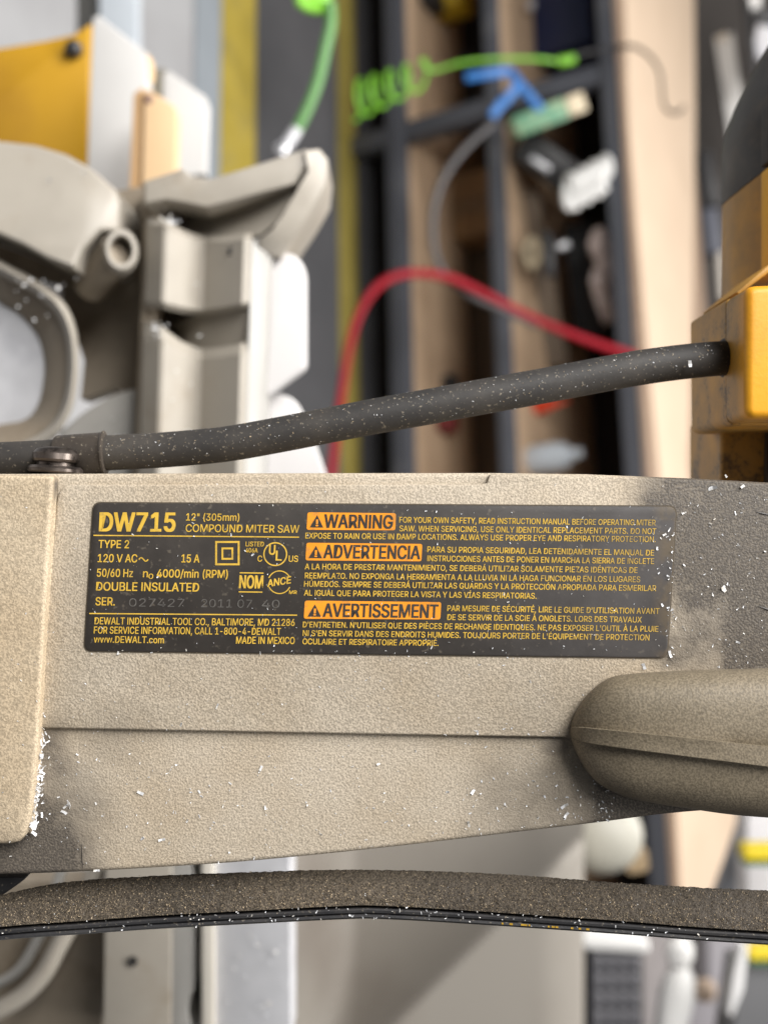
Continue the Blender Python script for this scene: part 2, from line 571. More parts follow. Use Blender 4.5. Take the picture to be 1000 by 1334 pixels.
T('NOM', 311.8, 766, 342, 766.4, 16.4, bold=.03)
T('ANCE', 348.5, 764.6, 378.5, 759.8, 9.2, bold=.03)
T('MR', 376.6, 773.8, 386.5, 773.9, 4.6, bold=.01)
W1 = .010
T('FOR YOUR OWN SAFETY, READ INSTRUCTION MANUAL BEFORE OPERATING MITER', 519.9, 680.8, 853, 684.6, 7.4, bold=W1)
T('SAW. WHEN SERVICING, USE ONLY IDENTICAL REPLACEMENT PARTS. DO NOT', 519.9, 692, 853.8, 695.8, 7.4, bold=W1)
T('EXPOSE TO RAIN OR USE IN DAMP LOCATIONS. ALWAYS USE PROPER EYE AND RESPIRATORY PROTECTION.', 397.7, 701.4, 853, 706.2, 7.4, bold=W1)
T('PARA SU PROPIA SEGURIDAD, LEA DETENIDAMENTE EL MANUAL DE', 556.3, 719.3, 851, 723.8, 7.4, bold=W1)
T('INSTRUCCIONES ANTES DE PONER EN MARCHA LA SIERRA DE INGLETE', 556.3, 731, 851, 734.8, 7.4, bold=W1)
T('A LA HORA DE PRESTAR MANTENIMIENTO, SE DEBERÁ UTILIZAR SOLAMENTE PIEZAS IDÉNTICAS DE', 397, 741.6, 829.5, 746.4, 7.4, bold=W1)
T('REEMPLAZO. NO EXPONGA LA HERRAMIENTA A LA LLUVIA NI LA HAGA FUNCIONAR EN LOS LUGARES', 397, 753.4, 833, 758.5, 7.4, bold=W1)
T('HÚMEDOS. SIEMPRE SE DEBERÁ UTILIZAR LAS GUARDAS Y LA PROTECCIÓN APROPIADA PARA ESMERILAR', 396, 764.2, 853.8, 770, 7.4, bold=W1)
T('AL IGUAL QUE PARA PROTEGER LA VISTA Y LAS VÍAS RESPIRATORIAS.', 396, 775.8, 698, 780, 7.4, bold=W1)
T("PAR MESURE DE SÉCURITÉ, LIRE LE GUIDE D'UTILISATION AVANT", 582.3, 796, 858, 799.8, 7.4, bold=W1)
T('DE SE SERVIR DE LA SCIE À ONGLETS. LORS DES TRAVAUX', 582.3, 807.6, 835, 811, 7.4, bold=W1)
T("D'ENTRETIEN. N'UTILISER QUE DES PIÈCES DE RECHANGE IDENTIQUES. NE PAS EXPOSER L'OUTIL À LA PLUIE", 394.3, 817.2, 856.6, 823, 7.4, bold=W1)
T("NI S'EN SERVIR DANS DES ENDROITS HUMIDES. TOUJOURS PORTER DE L'ÉQUIPEMENT DE PROTECTION", 394.3, 828.4, 845, 834.2, 7.4, bold=W1)
T('OCULAIRE ET RESPIRATOIRE APPROPRIÉ.', 394, 839.2, 570.6, 841.4, 7.4, bold=W1)
T('WARNING', 422.4, 687.2, 510.8, 688.4, 17, 'black', .03)
T('ADVERTENCIA', 421.6, 726.8, 546.4, 728.2, 17, 'black', .03)
T('AVERTISSEMENT', 421, 803.2, 569.8, 804.8, 17, 'black', .03)
for b_ in ((412.7, 685.4), (411.2, 725.4), (409.8, 801.6)):
    T('!', b_[0] - 1.5, b_[1], b_[0] + 1.5, b_[1], 8.5, 'orange', .05)

FONT = None
try:                                   # Blender's own bundled sans; its built-in font otherwise
    import os
    FONT = bpy.data.fonts.load(os.path.join(bpy.utils.system_resource('DATAFILES', path='fonts'), 'Inter.woff2'))
except Exception:
    FONT = None

def build_text():
    fonts = []
    for tx in texts + [('H', 0, 0, 0, 0, 0, '', 0, None)]:
        cu = bpy.data.curves.new('lettering', 'FONT')
        cu.body = tx[0].replace('I', '\u0399') if FONT and tx[0] != 'H' else tx[0]   # the plain upright letter without slabs
        cu.size = 1.0; cu.resolution_u = 4
        if FONT is None: cu.offset = tx[7]
        if FONT: cu.font = FONT
        ob = bpy.data.objects.new('lettering', cu)
        COL.objects.link(ob); fonts.append(ob)
    bpy.context.view_layer.update()
    dg = bpy.context.evaluated_depsgraph_get()
    groups = {}
    data = []
    for ob in fonts:
        me = bpy.data.meshes.new_from_object(ob.evaluated_get(dg), depsgraph=dg)
        data.append(([v.co.copy() for v in me.vertices], [list(p.vertices) for p in me.polygons]))
        bpy.data.meshes.remove(me)
    cap = max(v.y for v in data[-1][0])
    SH = -12 / 193.0        # the label leans: a step down moves this far left
    for tx, (vs, fs) in zip(texts, data):
        body, x0, y0, x1, y1, ch, mat, bold, _ = tx
        if not vs: continue
        lo = min(v.x for v in vs); hi = max(v.x for v in vs)
        # a heavier stroke: the same letters laid down again a hair to each side, every coat 3 microns over the last
        wide = 0 if FONT is None or mat == 'grey' else max(.16, ch * bold * 1.25)
        coats = [(0, 0)] if wide == 0 else [(-wide, -wide * .5), (wide, -wide * .5), (-wide, wide * .5), (wide, wide * .5), (0, 0)]
        for ci, (ox, oy) in enumerate(coats):
            out = []
            for v in vs:
                q = (v.x - lo) / (hi - lo)
                up = v.y / cap * ch
                x = x0 + (x1 - x0) * q - SH * up * .8 + ox * (1 - 2 * wide / max(1, x1 - x0))
                y = y0 + (y1 - y0) * q - up + oy
                out.append(S(x, y, LZ - ci * .000003 - (.00004 if mat in ('black',) else .00008 if mat == 'orange' else .0)))
            groups.setdefault(mat, []).append((out, fs))
    for ob in fonts:
        cu = ob.data
        bpy.data.objects.remove(ob); bpy.data.curves.remove(cu)
    return groups

TG = build_text()

def ring(cx, cy, ro, ri, n=40, a0=0, a1=360, d=LZ):
    V, Fc = [], []
    for i in range(n + 1):
        a = R(a0 + (a1 - a0) * i / n)
        for q in (ro, ri):
            V.append(S(cx + q * math.cos(a), cy - q * math.sin(a), d))
    for i in range(n):
        Fc.append([2 * i, 2 * i + 1, 2 * i + 3, 2 * i + 2])
    return V, Fc

def bar(x0, y0, x1, y1, w, d=LZ):
    a, b = Vector((x0, y0)), Vector((x1, y1))
    nn = (b - a).normalized(); nn = Vector((-nn.y, nn.x)) * w / 2
    return [S(*(a + nn), d), S(*(b + nn), d), S(*(b - nn), d), S(*(a - nn), d)], [[0, 1, 2, 3]]

def flat(pts, d=LZ):
    return [S(p[0], p[1], d) for p in pts], [list(range(len(pts)))]

marks = [bar(122, 697.4, 389.5, 699.8, 1.5), bar(116.5, 799.2, 387, 801.4, 1.5),
         ring(358.6, 721.9, 15.6, 14.0), ring(364, 758.5, 15.4, 14.1, 20, 25, 158), ring(364, 758.5, 15.4, 14.1, 20, 205, 335),
         bar(312.4, 746.2, 343.4, 746.6, 1.5), bar(311, 771, 341.8, 771.4, 1.5)]
for (x0, y0, x1, y1, w) in ((280.4, 704.8, 312.2, 736.4, 2.5), (288.6, 713.2, 304, 729.2, 2.4)):
    marks += [bar(x0, y0 + w / 2, x1, y0 + w / 2, w), bar(x0, y1 - w / 2, x1, y1 - w / 2, w),
              bar(x0 + w / 2, y0 + w, x0 + w / 2, y1 - w, w), bar(x1 - w / 2, y0 + w, x1 - w / 2, y1 - w, w)]
sn = [(181 + i, 728.8 - 2.3 * math.sin(i / 12 * 2 * math.pi)) for i in range(13)]
marks += [bar(sn[i][0], sn[i][1], sn[i + 1][0] + .3, sn[i + 1][1], 1.5) for i in range(12)]
def rec(name, group, mat, extra=()):
    V, Fc = join(*(list(group) + list(extra)))
    return emit(name, [W(v) for v in V], Fc, mat, label, angle=0, recalc=False)
rec('lettering', TG['ink'], M_ink, marks)
rec('serial_number', TG['grey'], M_grey_ink)
BAN = (((400.6, 667.3), (515.7, 668.6), (514.6, 690.9), (399.3, 690.2)),
       ((399.2, 707), (549.8, 708.6), (548.6, 731.2), (397.9, 730)),
       ((397, 782.4), (574.5, 784.4), (573.2, 807.0), (395.7, 806)))
for b_ in BAN:
    V, Fc = flat(rounded(b_, 3, 4))
    emit('warning_banner', [W(v) for v in V], Fc, M_orange, label, angle=0, recalc=False)
tri = []
for (x, y) in ((412.7, 687), (411.2, 727), (409.8, 803.2)):
    tri.append(flat([(x - 9.2, y), (x + 8.4, y + .2), (x + .4, y - 16)], LZ - .00004))
rec('banner_lettering', TG['black'], M_black_ink, tri)
rec('warning_mark', TG['orange'], M_orange)

# handle ---------------------------------------------------------------
def handle():
    # stations along x: (x, top y, bottom y, rise towards the viewer, band centre, band half height)
    st = [(742, 949, 959, .0010, 953, 3), (745, 938, 968, .0032, 954, 6.5), (751, 925, 983, .0060, 955.5, 9), (761, 909, 1001, .0088, 957.5, 10.5), (776, 894, 1018, .0112, 959.5, 11),
          (796, 882, 1031, .0130, 962, 11.5), (822, 877.5, 1041, .0144, 965, 12), (860, 875, 1048, .0154, 969.5, 12.5), (900, 873, 1054, .0161, 974, 13), (950, 871.5, 1061, .0166, 980, 13.5), (1010, 870, 1066, .0170, 987, 14), (1130, 868, 1073, .0174, 1001, 15)]
    A = spline([Vector((q[0], q[1], q[2])) for q in st], 5)
    B = spline([Vector((q[3], q[4], q[5])) for q in st], 5)
    V, Fc = [], []
    nu = 14
    P = 3.6
    for a, b in zip(A, B):
        x, yt, yb = a
        rise, bc, bh = b
        bc = min(max(bc, yt + bh + 1), yb - bh - 1)
        ym, h = (yt + yb) / 2, (yb - yt) / 2
        def dep(y):
            v = min(1.0, abs((y - ym) / h))
            lift = (1 - v ** P) ** (1 / P)
            return .2507 - .80 * rise * lift * (1.0 if y < ym else .97)
        row = []
        for k in range(nu + 1):
            q = k / nu
            y = yt + (bc - bh - yt) * (1 - math.cos(q * math.pi / 2))
            row.append((y, dep(y)))
        up = min(.0021, rise * .3)
        row += [(bc - bh + 1.2, dep(bc - bh) - up), (bc, dep(bc) - up), (bc + bh - 1.2, dep(bc + bh) - up)]
        for k in range(nu + 1):
            q = k / nu
            y = bc + bh + (yb - bc - bh) * math.sin(q * math.pi / 2)
            row.append((y, dep(y)))
        V += [S(x, y, d) for y, d in row]
        n = len(row)
    m = len(A)
    for i in range(m - 1):
        for k in range(n - 1):
            Fc.append([i * n + k, (i + 1) * n + k, (i + 1) * n + k + 1, i * n + k + 1])
    Fc.append([k for k in range(n)])
    Fc.append([(m - 1) * n + k for k in range(n)][::-1])
    for i in range(m - 1):
        Fc.append([i * n, i * n + n - 1, (i + 1) * n + n - 1, (i + 1) * n])
    return V, Fc
vs, fs = handle()
emit('handle', [W(v) for v in vs], fs, M_grip, saw, angle=28)

# blade guard bar --------------------------------------------------------
g_top = spline([(-120, 1190, 0), (0, 1166, 0), (40, 1157, 0), (100, 1147.5, 0), (200, 1141, 0), (300, 1137, 0), (450, 1133, 0), (600, 1136, 0), (700, 1142, 0), (800, 1149.5, 0), (900, 1155.5, 0), (1000, 1160, 0), (1120, 1166, 0)], 10)
g_bot = spline([(-120, 1237, 0), (0, 1225, 0), (40, 1221.5, 0), (100, 1217.5, 0), (200, 1210.5, 0), (300, 1205, 0), (450, 1197.5, 0), (500, 1197.5, 0), (600, 1203, 0), (800, 1216.5, 0), (900, 1224.5, 0), (1000, 1231, 0), (1120, 1239, 0)], 10)

def at_x(curve, x):
    for a, b in zip(curve, curve[1:]):
        if a.x <= x <= b.x:
            return a.y + (b.y - a.y) * (x - a.x) / (b.x - a.x)
    return curve[-1].y

def guard_pt(x, q):
    """q 0..1 across the dusty face, from its far top edge to the fold above the black edge"""
    yt, yb = at_x(g_top, x), at_x(g_bot, x) - 17.5
    return yt + (yb - yt) * q, .2590 - .0042 * q - .0009 * math.sin(math.pi * q)

def guard():
    V, Fc = [], []
    nx, nq = 420, 20
    for i in range(nx + 1):
        x = -110 + 1220 * i / nx
        for k in range(nq + 1):
            q = k / nq
            y, d = guard_pt(x, q)
            n = mnoise.noise(Vector((x * .11, y * .11, 3))) * .00020 + mnoise.noise(Vector((x * .35, y * .35, 9))) * .00014
            yy = y + (mnoise.noise(Vector((x * .22, 5.5, 1))) * 1.0 if k == 0 else 0)
            V.append(S(x, yy, d + n))
    for i in range(nx):
        for k in range(nq):
            Fc.append([i * (nq + 1) + k, (i + 1) * (nq + 1) + k, (i + 1) * (nq + 1) + k + 1, i * (nq + 1) + k + 1])
    # close behind
    b0 = len(V)
    for i in range(nx + 1):
        x = -110 + 1220 * i / nx
        V.append(S(x, at_x(g_top, x) + 4, .2640)); V.append(S(x, at_x(g_bot, x) - 14, .2620))
    for i in range(nx):
        a = b0 + 2 * i
        Fc.append([a, a + 1, a + 3, a + 2])
        Fc.append([a, a + 2, (i + 1) * (nq + 1), i * (nq + 1)])
        Fc.append([a + 1, i * (nq + 1) + nq, (i + 1) * (nq + 1) + nq, a + 3])
    return V, Fc
vs, fs = guard()
guard_bar = emit('guard_bar', [W(v) for v in vs], fs, M_guard, saw, angle=60)

def guard_edge():
    V, Fc = [], []
    prof = [(-17, .2570), (-14.5, .2556), (-13.2, .2548), (-11, .2545), (-8, .2546), (-6.5, .2552), (-5.2, .2546), (-2, .2545), (-.4, .2550), (0, .2556), (-.5, .2575), (-6, .2600), (-16, .2600)]
    xs = [-110 + 1220 * i / 120 for i in range(121)]
    for x in xs:
        yb = at_x(g_bot, x)
        for dy, d in prof: V.append(S(x, yb + dy, d))
    n = len(prof)
    for i in range(len(xs) - 1):
        for k in range(n):
            k2 = (k + 1) % n
            Fc.append([i * n + k, (i + 1) * n + k, (i + 1) * n + k2, i * n + k2])
    Fc.append(list(range(n))); Fc.append([(len(xs) - 1) * n + k for k in range(n)][::-1])
    return V, Fc
vs, fs = guard_edge()
emit('guard_edge', [W(v) for v in vs], fs, M_lip, guard_bar, angle=25)
# worn yellow stripe on the black edge
vs, fs = [], []
for x0 in range(648, 768, 5):
    if random.random() < .35: continue
    w = random.uniform(2, 5); yb = at_x(g_bot, x0)
    if 700 > x0 > 688: continue
    a = S(x0, yb - 4.6, .25446); b = S(x0 + w, at_x(g_bot, x0 + w) - 4.6, .25446); c = S(x0 + w, at_x(g_bot, x0 + w) - 2.2, .25446); e = S(x0, yb - 2.4, .25446)
    n = len(vs); vs += [a, b, c, e]; fs.append([n, n + 1, n + 2, n + 3])
M_stripe = plain('worn_yellow', (.42, .25, .02), .5, .4, 900)
emit('worn_stripe', [W(v) for v in vs], fs, M_stripe, guard_bar, angle=0, recalc=False)
# dark link end that carries the bar
prism('guard_link', rounded([(-120, 1143), (36, 1143), (24, 1152), (4, 1166), (-120, 1200)], [0, 6, 6, 4, 0]), .2602, .006, M_lip, saw, bevel=.0008)

# power cord ---------------------------------------------------------------
CR = .0037
def cpt(x, y, d): return S(x, y, d)
cord_path = spline([cpt(-160, 603, .272), cpt(-60, 600.5, .271), cpt(20, 598, .270), cpt(75, 595, .2695), cpt(110, 592, .269), cpt(150, 589.5, .2685), cpt(215, 586, .268), cpt(290, 579, .267), cpt(350, 569, .2665), cpt(420, 555.5, .266),
                    cpt(490, 542, .266), cpt(560, 529.5, .2665), cpt(630, 516.5, .267), cpt(700, 504, .268), cpt(770, 490.5, .269), cpt(830, 479.5, .270), cpt(880, 472.5, .2715), cpt(930, 467.5, .274), cpt(985, 465, .280)], 8)
vs, fs = tube_data(cord_path, CR, 28)
cord = emit('power_cord', [W(v) for v in vs], fs, M_cord, saw, angle=50)

# clip and its screw
def strap():
    P0 = [cpt(x, y, d) for x, y, d in ((78, 594.5, .2695), (84, 594, .2694), (128, 590.8, .2689), (134, 590.4, .2688), (139, 590.2, .2688))]
    prof = [.0, .00065, .00065, .00095, .0005]
    V, Fc = [], []
    path = spline(P0, 3)
    m = len(path)
    for side, dr in ((0, None), (1, -.0001)):
        pass
    rad = lambda q: CR + .00008 + (.00062 if q < .80 else .00095) * (1 if .03 < q < .97 else .35)
    return tube_data(path, rad, 28)
vs, fs = strap()
clip = emit('cord_clip', [W(v) for v in vs], fs, M_clip, saw, angle=30)
tabv = box_data(S(58, 612, .2660), Vector((.0122, .0004, 0)), Vector((0, .0007, 0)), Vector((0, 0, -.006)), .0003)
emit('clip_tab', [W(v) for v in tabv[0]], tabv[1], M_clip, clip)
vs, fs = lathe_data([(.0010, 0), (.0052, 0), (.0056, .0003), (.0056, .0009), (.0050, .0014), (.0038, .0015), (.0038, .0021), (.0045, .0023), (.0048, .0028), (.0047, .0040), (.0040, .0048), (.0026, .0053), (.0012, .0054)], S(72, 616, .2640), (0.06, 1, 0), 32)
emit('clip_screw', [W(v) for v in vs], fs, M_screw, clip, angle=30)

# motor -------------------------------------------------------------------
def motor_block():
    out = rounded([(970, 372), (1180, 362), (1180, 545), (970, 545)], [15, 0, 0, 15], 7)
    return prism_data(out, .2600, .0143, .0030, 6)
mb = motor_block()
motor = emit('motor_housing', [W(v) for v in mb[0]], mb[1], M_yellow, saw)
# rear half shell behind the moulding seam
out = rounded([(944, 389.5), (1150, 384), (1150, 562), (952, 562)], [6, 0, 0, 12], 5)
vs, fs = prism_data(rounded([(944.6, 389), (1150, 372), (1150, 554), (946, 554)], [8, 0, 0, 14], 5), .2747, .0315, .0007, 4)
emit('rear_shell', [W(v) for v in vs], fs, M_yellow, motor)
# thin flange along the top of the block
vs, fs = prism_data([(958, 381), (1000, 345), (1150, 336), (1150, 362), (1000, 356), (962, 384)], .285, .03, .0004, 2)
emit('flange', [W(v) for v in vs], fs, M_yellow, motor)
# gear case below, sooty
vs, fs = prism_data(rounded([(938, 540), (1150, 540), (1150, 640), (938, 640)], [8, 0, 0, 0], 4), .300, .03, .0015, 4)
emit('gear_case', [W(v) for v in vs], fs, M_yellow, motor)
vs, fs = prism_data(rounded([(1016, 548), (1150, 545), (1150, 640), (1014, 640)], [6, 0, 0, 0], 4), .288, .012, .001, 3)
emit('vent_cover', [W(v) for v in vs], fs, M_cap, motor)
# cord strain relief
relief_dir = (S(985, 465, .280) - S(930, 467.5, .274)).normalized()
vs, fs = lathe_data([(CR + .0002, -.0012), (CR + .0007, -.0008), (CR + .0009, .0002), (CR + .0009, .004)], S(950, 466.5, .2762), relief_dir, 28)
emit('strain_relief', [W(v) for v in vs], fs, M_clip, motor)
# motor drum with black end cap; the rim slopes
dc, dr = .335, .031
cx_ = (943 - 500) * K * dc + dr * 1.005
def drum(prof, tilt):
    V, Fc = lathe_data([(r, h) for r, h in prof], (cx_, 0, D0 - dc), (0, 1, 0), 64)
    return [Vector((v.x, v.y + tilt * (v.x - (cx_ - dr)), v.z)) for v in V], Fc
yy = lambda y: (667 - y) * K * dc
vs, fs = drum([(dr * .5, yy(420)), (dr * .995, yy(420)), (dr * .995, yy(264)), (dr * .5, yy(264))], .72)
emit('motor_drum', [W(v) for v in vs], fs, M_yellow, motor)
vs, fs = drum([(dr * .5, yy(263)), (dr * 1.0, yy(263)), (dr * 1.005, yy(255)), (dr * 1.0, yy(196)), (dr * .985, yy(180)), (dr * .90, yy(150)), (dr * .76, yy(118)), (dr * .60, yy(95)), (dr * .3, yy(84)), (.001, yy(80))], .72)
emit('end_cap', [W(v) for v in vs], fs, M_cap, motor)
M_rib = plain('rib_yellow', (.74, .37, .012), .4, .08, 60)  # brighter yellow than the shell around the drum rib
# raised ribs on the drum and the cap
for nm, m_, y0, y1, a, w in (('drum_rib', M_rib, 420, 268, 214, .008), ('cap_rib', M_cap, 262, 190, 214, .007)):
    ang = R(a)
    c = Vector((cx_ + dr * math.cos(ang), 0, D0 - dc - dr * math.sin(ang)))
    nrm = Vector((math.cos(ang), 0, -math.sin(ang)))
    tan = Vector((-nrm.z, 0, nrm.x))
    if tan.x < 0: tan = -tan
    sh = .72 * (c.x - (cx_ - dr))
    vs, fs = box_data(c - nrm * .003 + Vector((0, yy(y0) + sh, 0)), tan * w + Vector((0, .72 * tan.x * w, 0)), Vector((0, yy(y1) - yy(y0), 0)), nrm * .0048, .0006)
    emit(nm, [W(v) for v in vs], fs, m_, motor)

# ------------------------------------------------------------------ saw base, fence and table (half a metre from the viewer)
BD = 0.50                     # depth of the base's near faces
BP = K * BD                   # metres per photograph pixel there
M_base = plain('base_paint', (.33, .30, .255), .42, .12, 60, c2=(.24, .20, .15), cover=(.5, .8), dscale=30, bump=.25, bscale=900, bdist=.0003)
M_base_shade = plain('base_recess_shade', (.24, .20, .15), .6, .15, 60, c2=(.17, .132, .09), cover=(.45, .75), dscale=40)  # darker copy of the base paint: recess shade painted in, with brown dust
M_fence_face = plain('machined_fence', (.29, .28, .26), .4, .06, 80, spec=.5)
M_alu = plain('bare_aluminium', (.62, .62, .64), .38, .06, 120, metal=.3, c2=(.5, .5, .53), cover=(.5, .7), dscale=25)
M_plastic = plain('white_plastic', (.52, .505, .50), .45, .03, 40)
M_hole = plain('dark_hole', (.02, .018, .016), .8)

base = prism('base_casting', [(-140, 150), (0, 183), (45, 188), (85, 200), (118, 218), (150, 246), (156, 262), (154, 300), (132, 300), (108, 322), (96, 348), (60, 335), (30, 318), (0, 305), (-140, 250)],
             [BD + .010, BD + .006, BD + .005, BD + .004, BD + .003, BD + .002, BD + .001, BD, BD - .004, BD - .006, BD - .008, BD - .007, BD - .006, BD - .006, BD - .004], .03, M_base, saw, bevel=0.0018, seg=3)
# recess wall behind the rib and the ring
prism('recess_wall', [(-140, 240), (0, 290), (90, 320), (140, 250), (205, 240), (205, 520), (178, 515), (150, 505), (105, 520), (110, 470), (100, 440), (60, 395), (0, 350), (-140, 300)], BD + .055, .02, M_base_shade, base)
# ring rim round the opening, and the wall of the opening
r_outer = spline([(-140, 270), (-60, 305), (0, 339), (50, 366), (82, 392), (98, 424), (103, 462), (101, 505), (92, 540), (70, 570), (28, 594), (-30, 608), (-140, 626)], 6)
r_inner = spline([(-140, 312), (-60, 350), (0, 394), (25, 409), (48, 435), (57, 462), (58, 489), (51, 524), (34, 546), (0, 553), (-40, 560), (-140, 570)], 6)
def ring_strip(prof):
    V, Fc = [], []
    n = len(prof)
    m = min(len(r_outer), len(r_inner))
    for k in range(m):
        o = r_outer[round(k * (len(r_outer) - 1) / (m - 1))]; i = r_inner[k]
        for q, dz in prof:
            p = o * (1 - q) + i * q
            V.append(S(p.x, p.y, BD + dz))
    for k in range(m - 1):
        for j in range(n):
            j2 = (j + 1) % n
            Fc.append([k * n + j, (k + 1) * n + j, (k + 1) * n + j2, k * n + j2])
    Fc.append(list(range(n))); Fc.append([(m - 1) * n + j for j in range(n)][::-1])
    return V, Fc
vs, fs = ring_strip([(0.0, .045), (0.0, .008), (.08, .003), (.16, .0015), (.27, .003), (.34, .009), (.36, .045)])
emit('ring_rim', [W(v) for v in vs], fs, M_base, base, angle=70)
vs, fs = ring_strip([(.35, .0095), (1.0, .017), (1.0, .044), (.35, .044)])
emit('opening_wall', [W(v) for v in vs], fs, M_base_shade, base, angle=70)
# boss with a bolt hole
bo = S(158, 325, BD - .004); ax = (Vector((.25, -.05, 1))).normalized()
pr = [(BP * 27, -.03), (BP * 26, -.004), (BP * 24.5, -.001), (BP * 22, 0), (BP * 17.5, 0), (BP * 16, -.001), (BP * 15.5, -.012), (.0005, -.0125)]
vs, fs = lathe_data(pr, bo, ax, 32, side=(0, 1, 0))
vs = [bo + Vector(((v - bo).x * .86, (v - bo).y * 1.12, (v - bo).z)) for v in vs]
emit('bolt_boss', [W(v) for v in vs], fs, M_base, base, angle=40)
vs, fs = lathe_data([(BP * 15.3, 0), (BP * 15.3, .001)], bo - ax * .0090, ax, 24)
vs = [bo + Vector(((v - bo).x * .86, (v - bo).y * 1.12, (v - bo).z)) for v in vs]
emit('bolt_hole', [W(v) for v in vs], fs, M_hole, base)
# shaft of the boss
vs, fs = tube_data([S(118, 372, BD + .022), S(140, 345, BD + .010), S(156, 327, BD + .002)], lambda q: BP * 25, 24)
emit('boss_shaft', [W(v) for v in vs], fs, M_base_shade, base)

# fence column: corrugated section in three pieces with pockets between
SECT = [(188, .014), (192, .006), (213, -.002), (218, -.002), (240, .004), (262, .011), (268, .011), (292, .004), (318, -.002), (326, -.001), (329, .002), (330, .05)]
def column_piece(top_c, bot_c, shift=0.0):
    V, Fc = [], []
    rows = 14
    n = len(SECT)
    for k in range(rows + 1):
        q = k / rows
        for x, dz in SECT:
            yt, yb = at_x(top_c, x), at_x(bot_c, x)
            y = yt + (yb - yt) * q
            e = min(q, 1 - q) * abs(yb - yt)
            rnd = .0035 * max(0, 1 - e / 7) ** 2
            lean = -(y - 300) * .03
            V.append(S(x + lean, y, BD + dz + rnd))
    for k in range(rows):
        for j in range(n - 1):
            Fc.append([k * n + j, (k + 1) * n + j, (k + 1) * n + j + 1, k * n + j + 1])
    b = len(V)
    for k in (0, rows):
        for x, dz in SECT:
            y = at_x(top_c, x) if k == 0 else at_x(bot_c, x)
            V.append(S(x - (y - 300) * .03, y, BD + .055))
    for j in range(n - 1):
        Fc.append([j, j + 1, b + j + 1, b + j])
        Fc.append([rows * n + j, b + n + j, b + n + j + 1, rows * n + j + 1])
    return V, Fc
def C2(*p): return [Vector((a, b, 0)) for a, b in p]
fence = prism('fence', [(186, 238), (345, 240), (345, 640), (176, 640)], BD + .040, .02, M_base_shade, saw)
for tc_, bc_ in ((spline(C2((170, 282), (205, 284), (225, 292), (250, 304), (285, 308), (330, 304), (370, 300)), 6), spline(C2((170, 402), (200, 400), (225, 404), (262, 411), (300, 406), (330, 400), (370, 398)), 6)),
                 (spline(C2((170, 418), (205, 420), (225, 434), (245, 447), (270, 454), (310, 449), (340, 442), (370, 440)), 6), spline(C2((170, 640), (370, 640)), 4))):
    vs, fs = column_piece(tc_, bc_)
    emit('fence_rib', [W(v) for v in vs], fs, M_base, fence, angle=25)
# left strip joins the pieces beside the pockets
prism('fence_web', [(186, 240), (206, 236), (208, 262), (203, 300), (202, 420), (192, 640), (172, 640), (182, 400)], BD + .012, .03, M_base_shade, fence, bevel=.0015)
prism('fence_edge', [(327, 312), (338, 308), (355, 318), (345, 640), (331, 640), (317, 640)], [BD, BD + .004, BD + .016, BD + .016, BD + .006, BD], .03, M_fence_face, fence, bevel=.001)
# sloping floor of the second pocket
prism('pocket_floor', [(218, 425), (262, 408), (326, 402), (325, 444), (270, 456), (240, 448)], [BD + .036, BD + .020, BD + .004, BD + .006, BD + .020, BD + .030], .015, M_base, fence)
# the horn at the top
prism('horn_cap', rounded([(188, 236), (238, 219), (250, 230), (272, 233), (300, 225), (398, 194), (400, 214), (384, 240), (340, 251), (300, 262), (268, 270), (240, 264), (214, 260), (188, 266)], [0, 2, 5, 5, 4, 0, 1, 2, 4, 4, 4, 3, 2, 0], 3),
      BD - .002, .045, M_base, fence, bevel=.0012)
prism('horn_web', [(205, 250), (395, 215), (385, 270), (360, 318), (330, 308), (285, 310), (250, 306), (222, 290), (200, 280)], BD + .030, .02, M_base_shade, fence)
# floor of the horn's pocket, rising towards the rim
prism('horn_floor', [(232, 296), (300, 268), (384, 242), (372, 280), (340, 306), (286, 312), (250, 308)], [BD + .030, BD + .022, BD + .006, BD + .004, BD + .006, BD + .014, BD + .024], .02, M_base, fence)
hr = [(396, 195), (416, 193), (427, 207), (424, 240), (404, 276), (384, 306), (366, 336), (338, 330), (336, 312), (352, 300), (372, 276), (386, 248), (400, 222)]
hd = [BD - .004, BD + .004, BD + .012, BD + .014, BD + .014, BD + .014, BD + .016, BD + .010, BD + .000, BD - .001, BD - .003, BD - .004, BD - .004]
prism('horn_rim', hr, hd, .04, M_base, fence, bevel=.001)
for (x, y, q) in ((301, 327, 5),):
    vs, fs = lathe_data([(BP * q, 0), (BP * q, .0006)], S(x, y, BD + .0022), (0, 0, 1), 16)
    emit('screw_hole', [W(v) for v in vs], fs, M_hole, fence)
# white sliding plate behind the column and the curved tail of it
prism('sliding_plate', rounded([(338, 326), (384, 330), (399, 350), (399, 480), (352, 514), (338, 520)], [0, 12, 14, 8, 3, 0], 5), BD + .020, .006, M_plastic, saw, bevel=.0015)
prism('scale_plate', rounded([(322, 520), (364, 512), (384, 520), (400, 548), (432, 640), (322, 640)], [0, 6, 10, 16, 0, 0], 5), BD + .030, .006, M_plastic, saw, bevel=.0012)
# aluminium table below the opening and the white miter scale disc
prism('table_disc', [(p.x, p.y) for p in spline([(10, 640), (50, 592), (95, 548), (135, 521), (172, 507), (196, 505)], 6)] + [(200, 640)], BD + .024, .008, M_fence_face, saw, bevel=.001)
prism('table_top', [(-160, 330), (75, 370), (75, 640), (-160, 640)], BD + .018, .01, M_alu, saw)

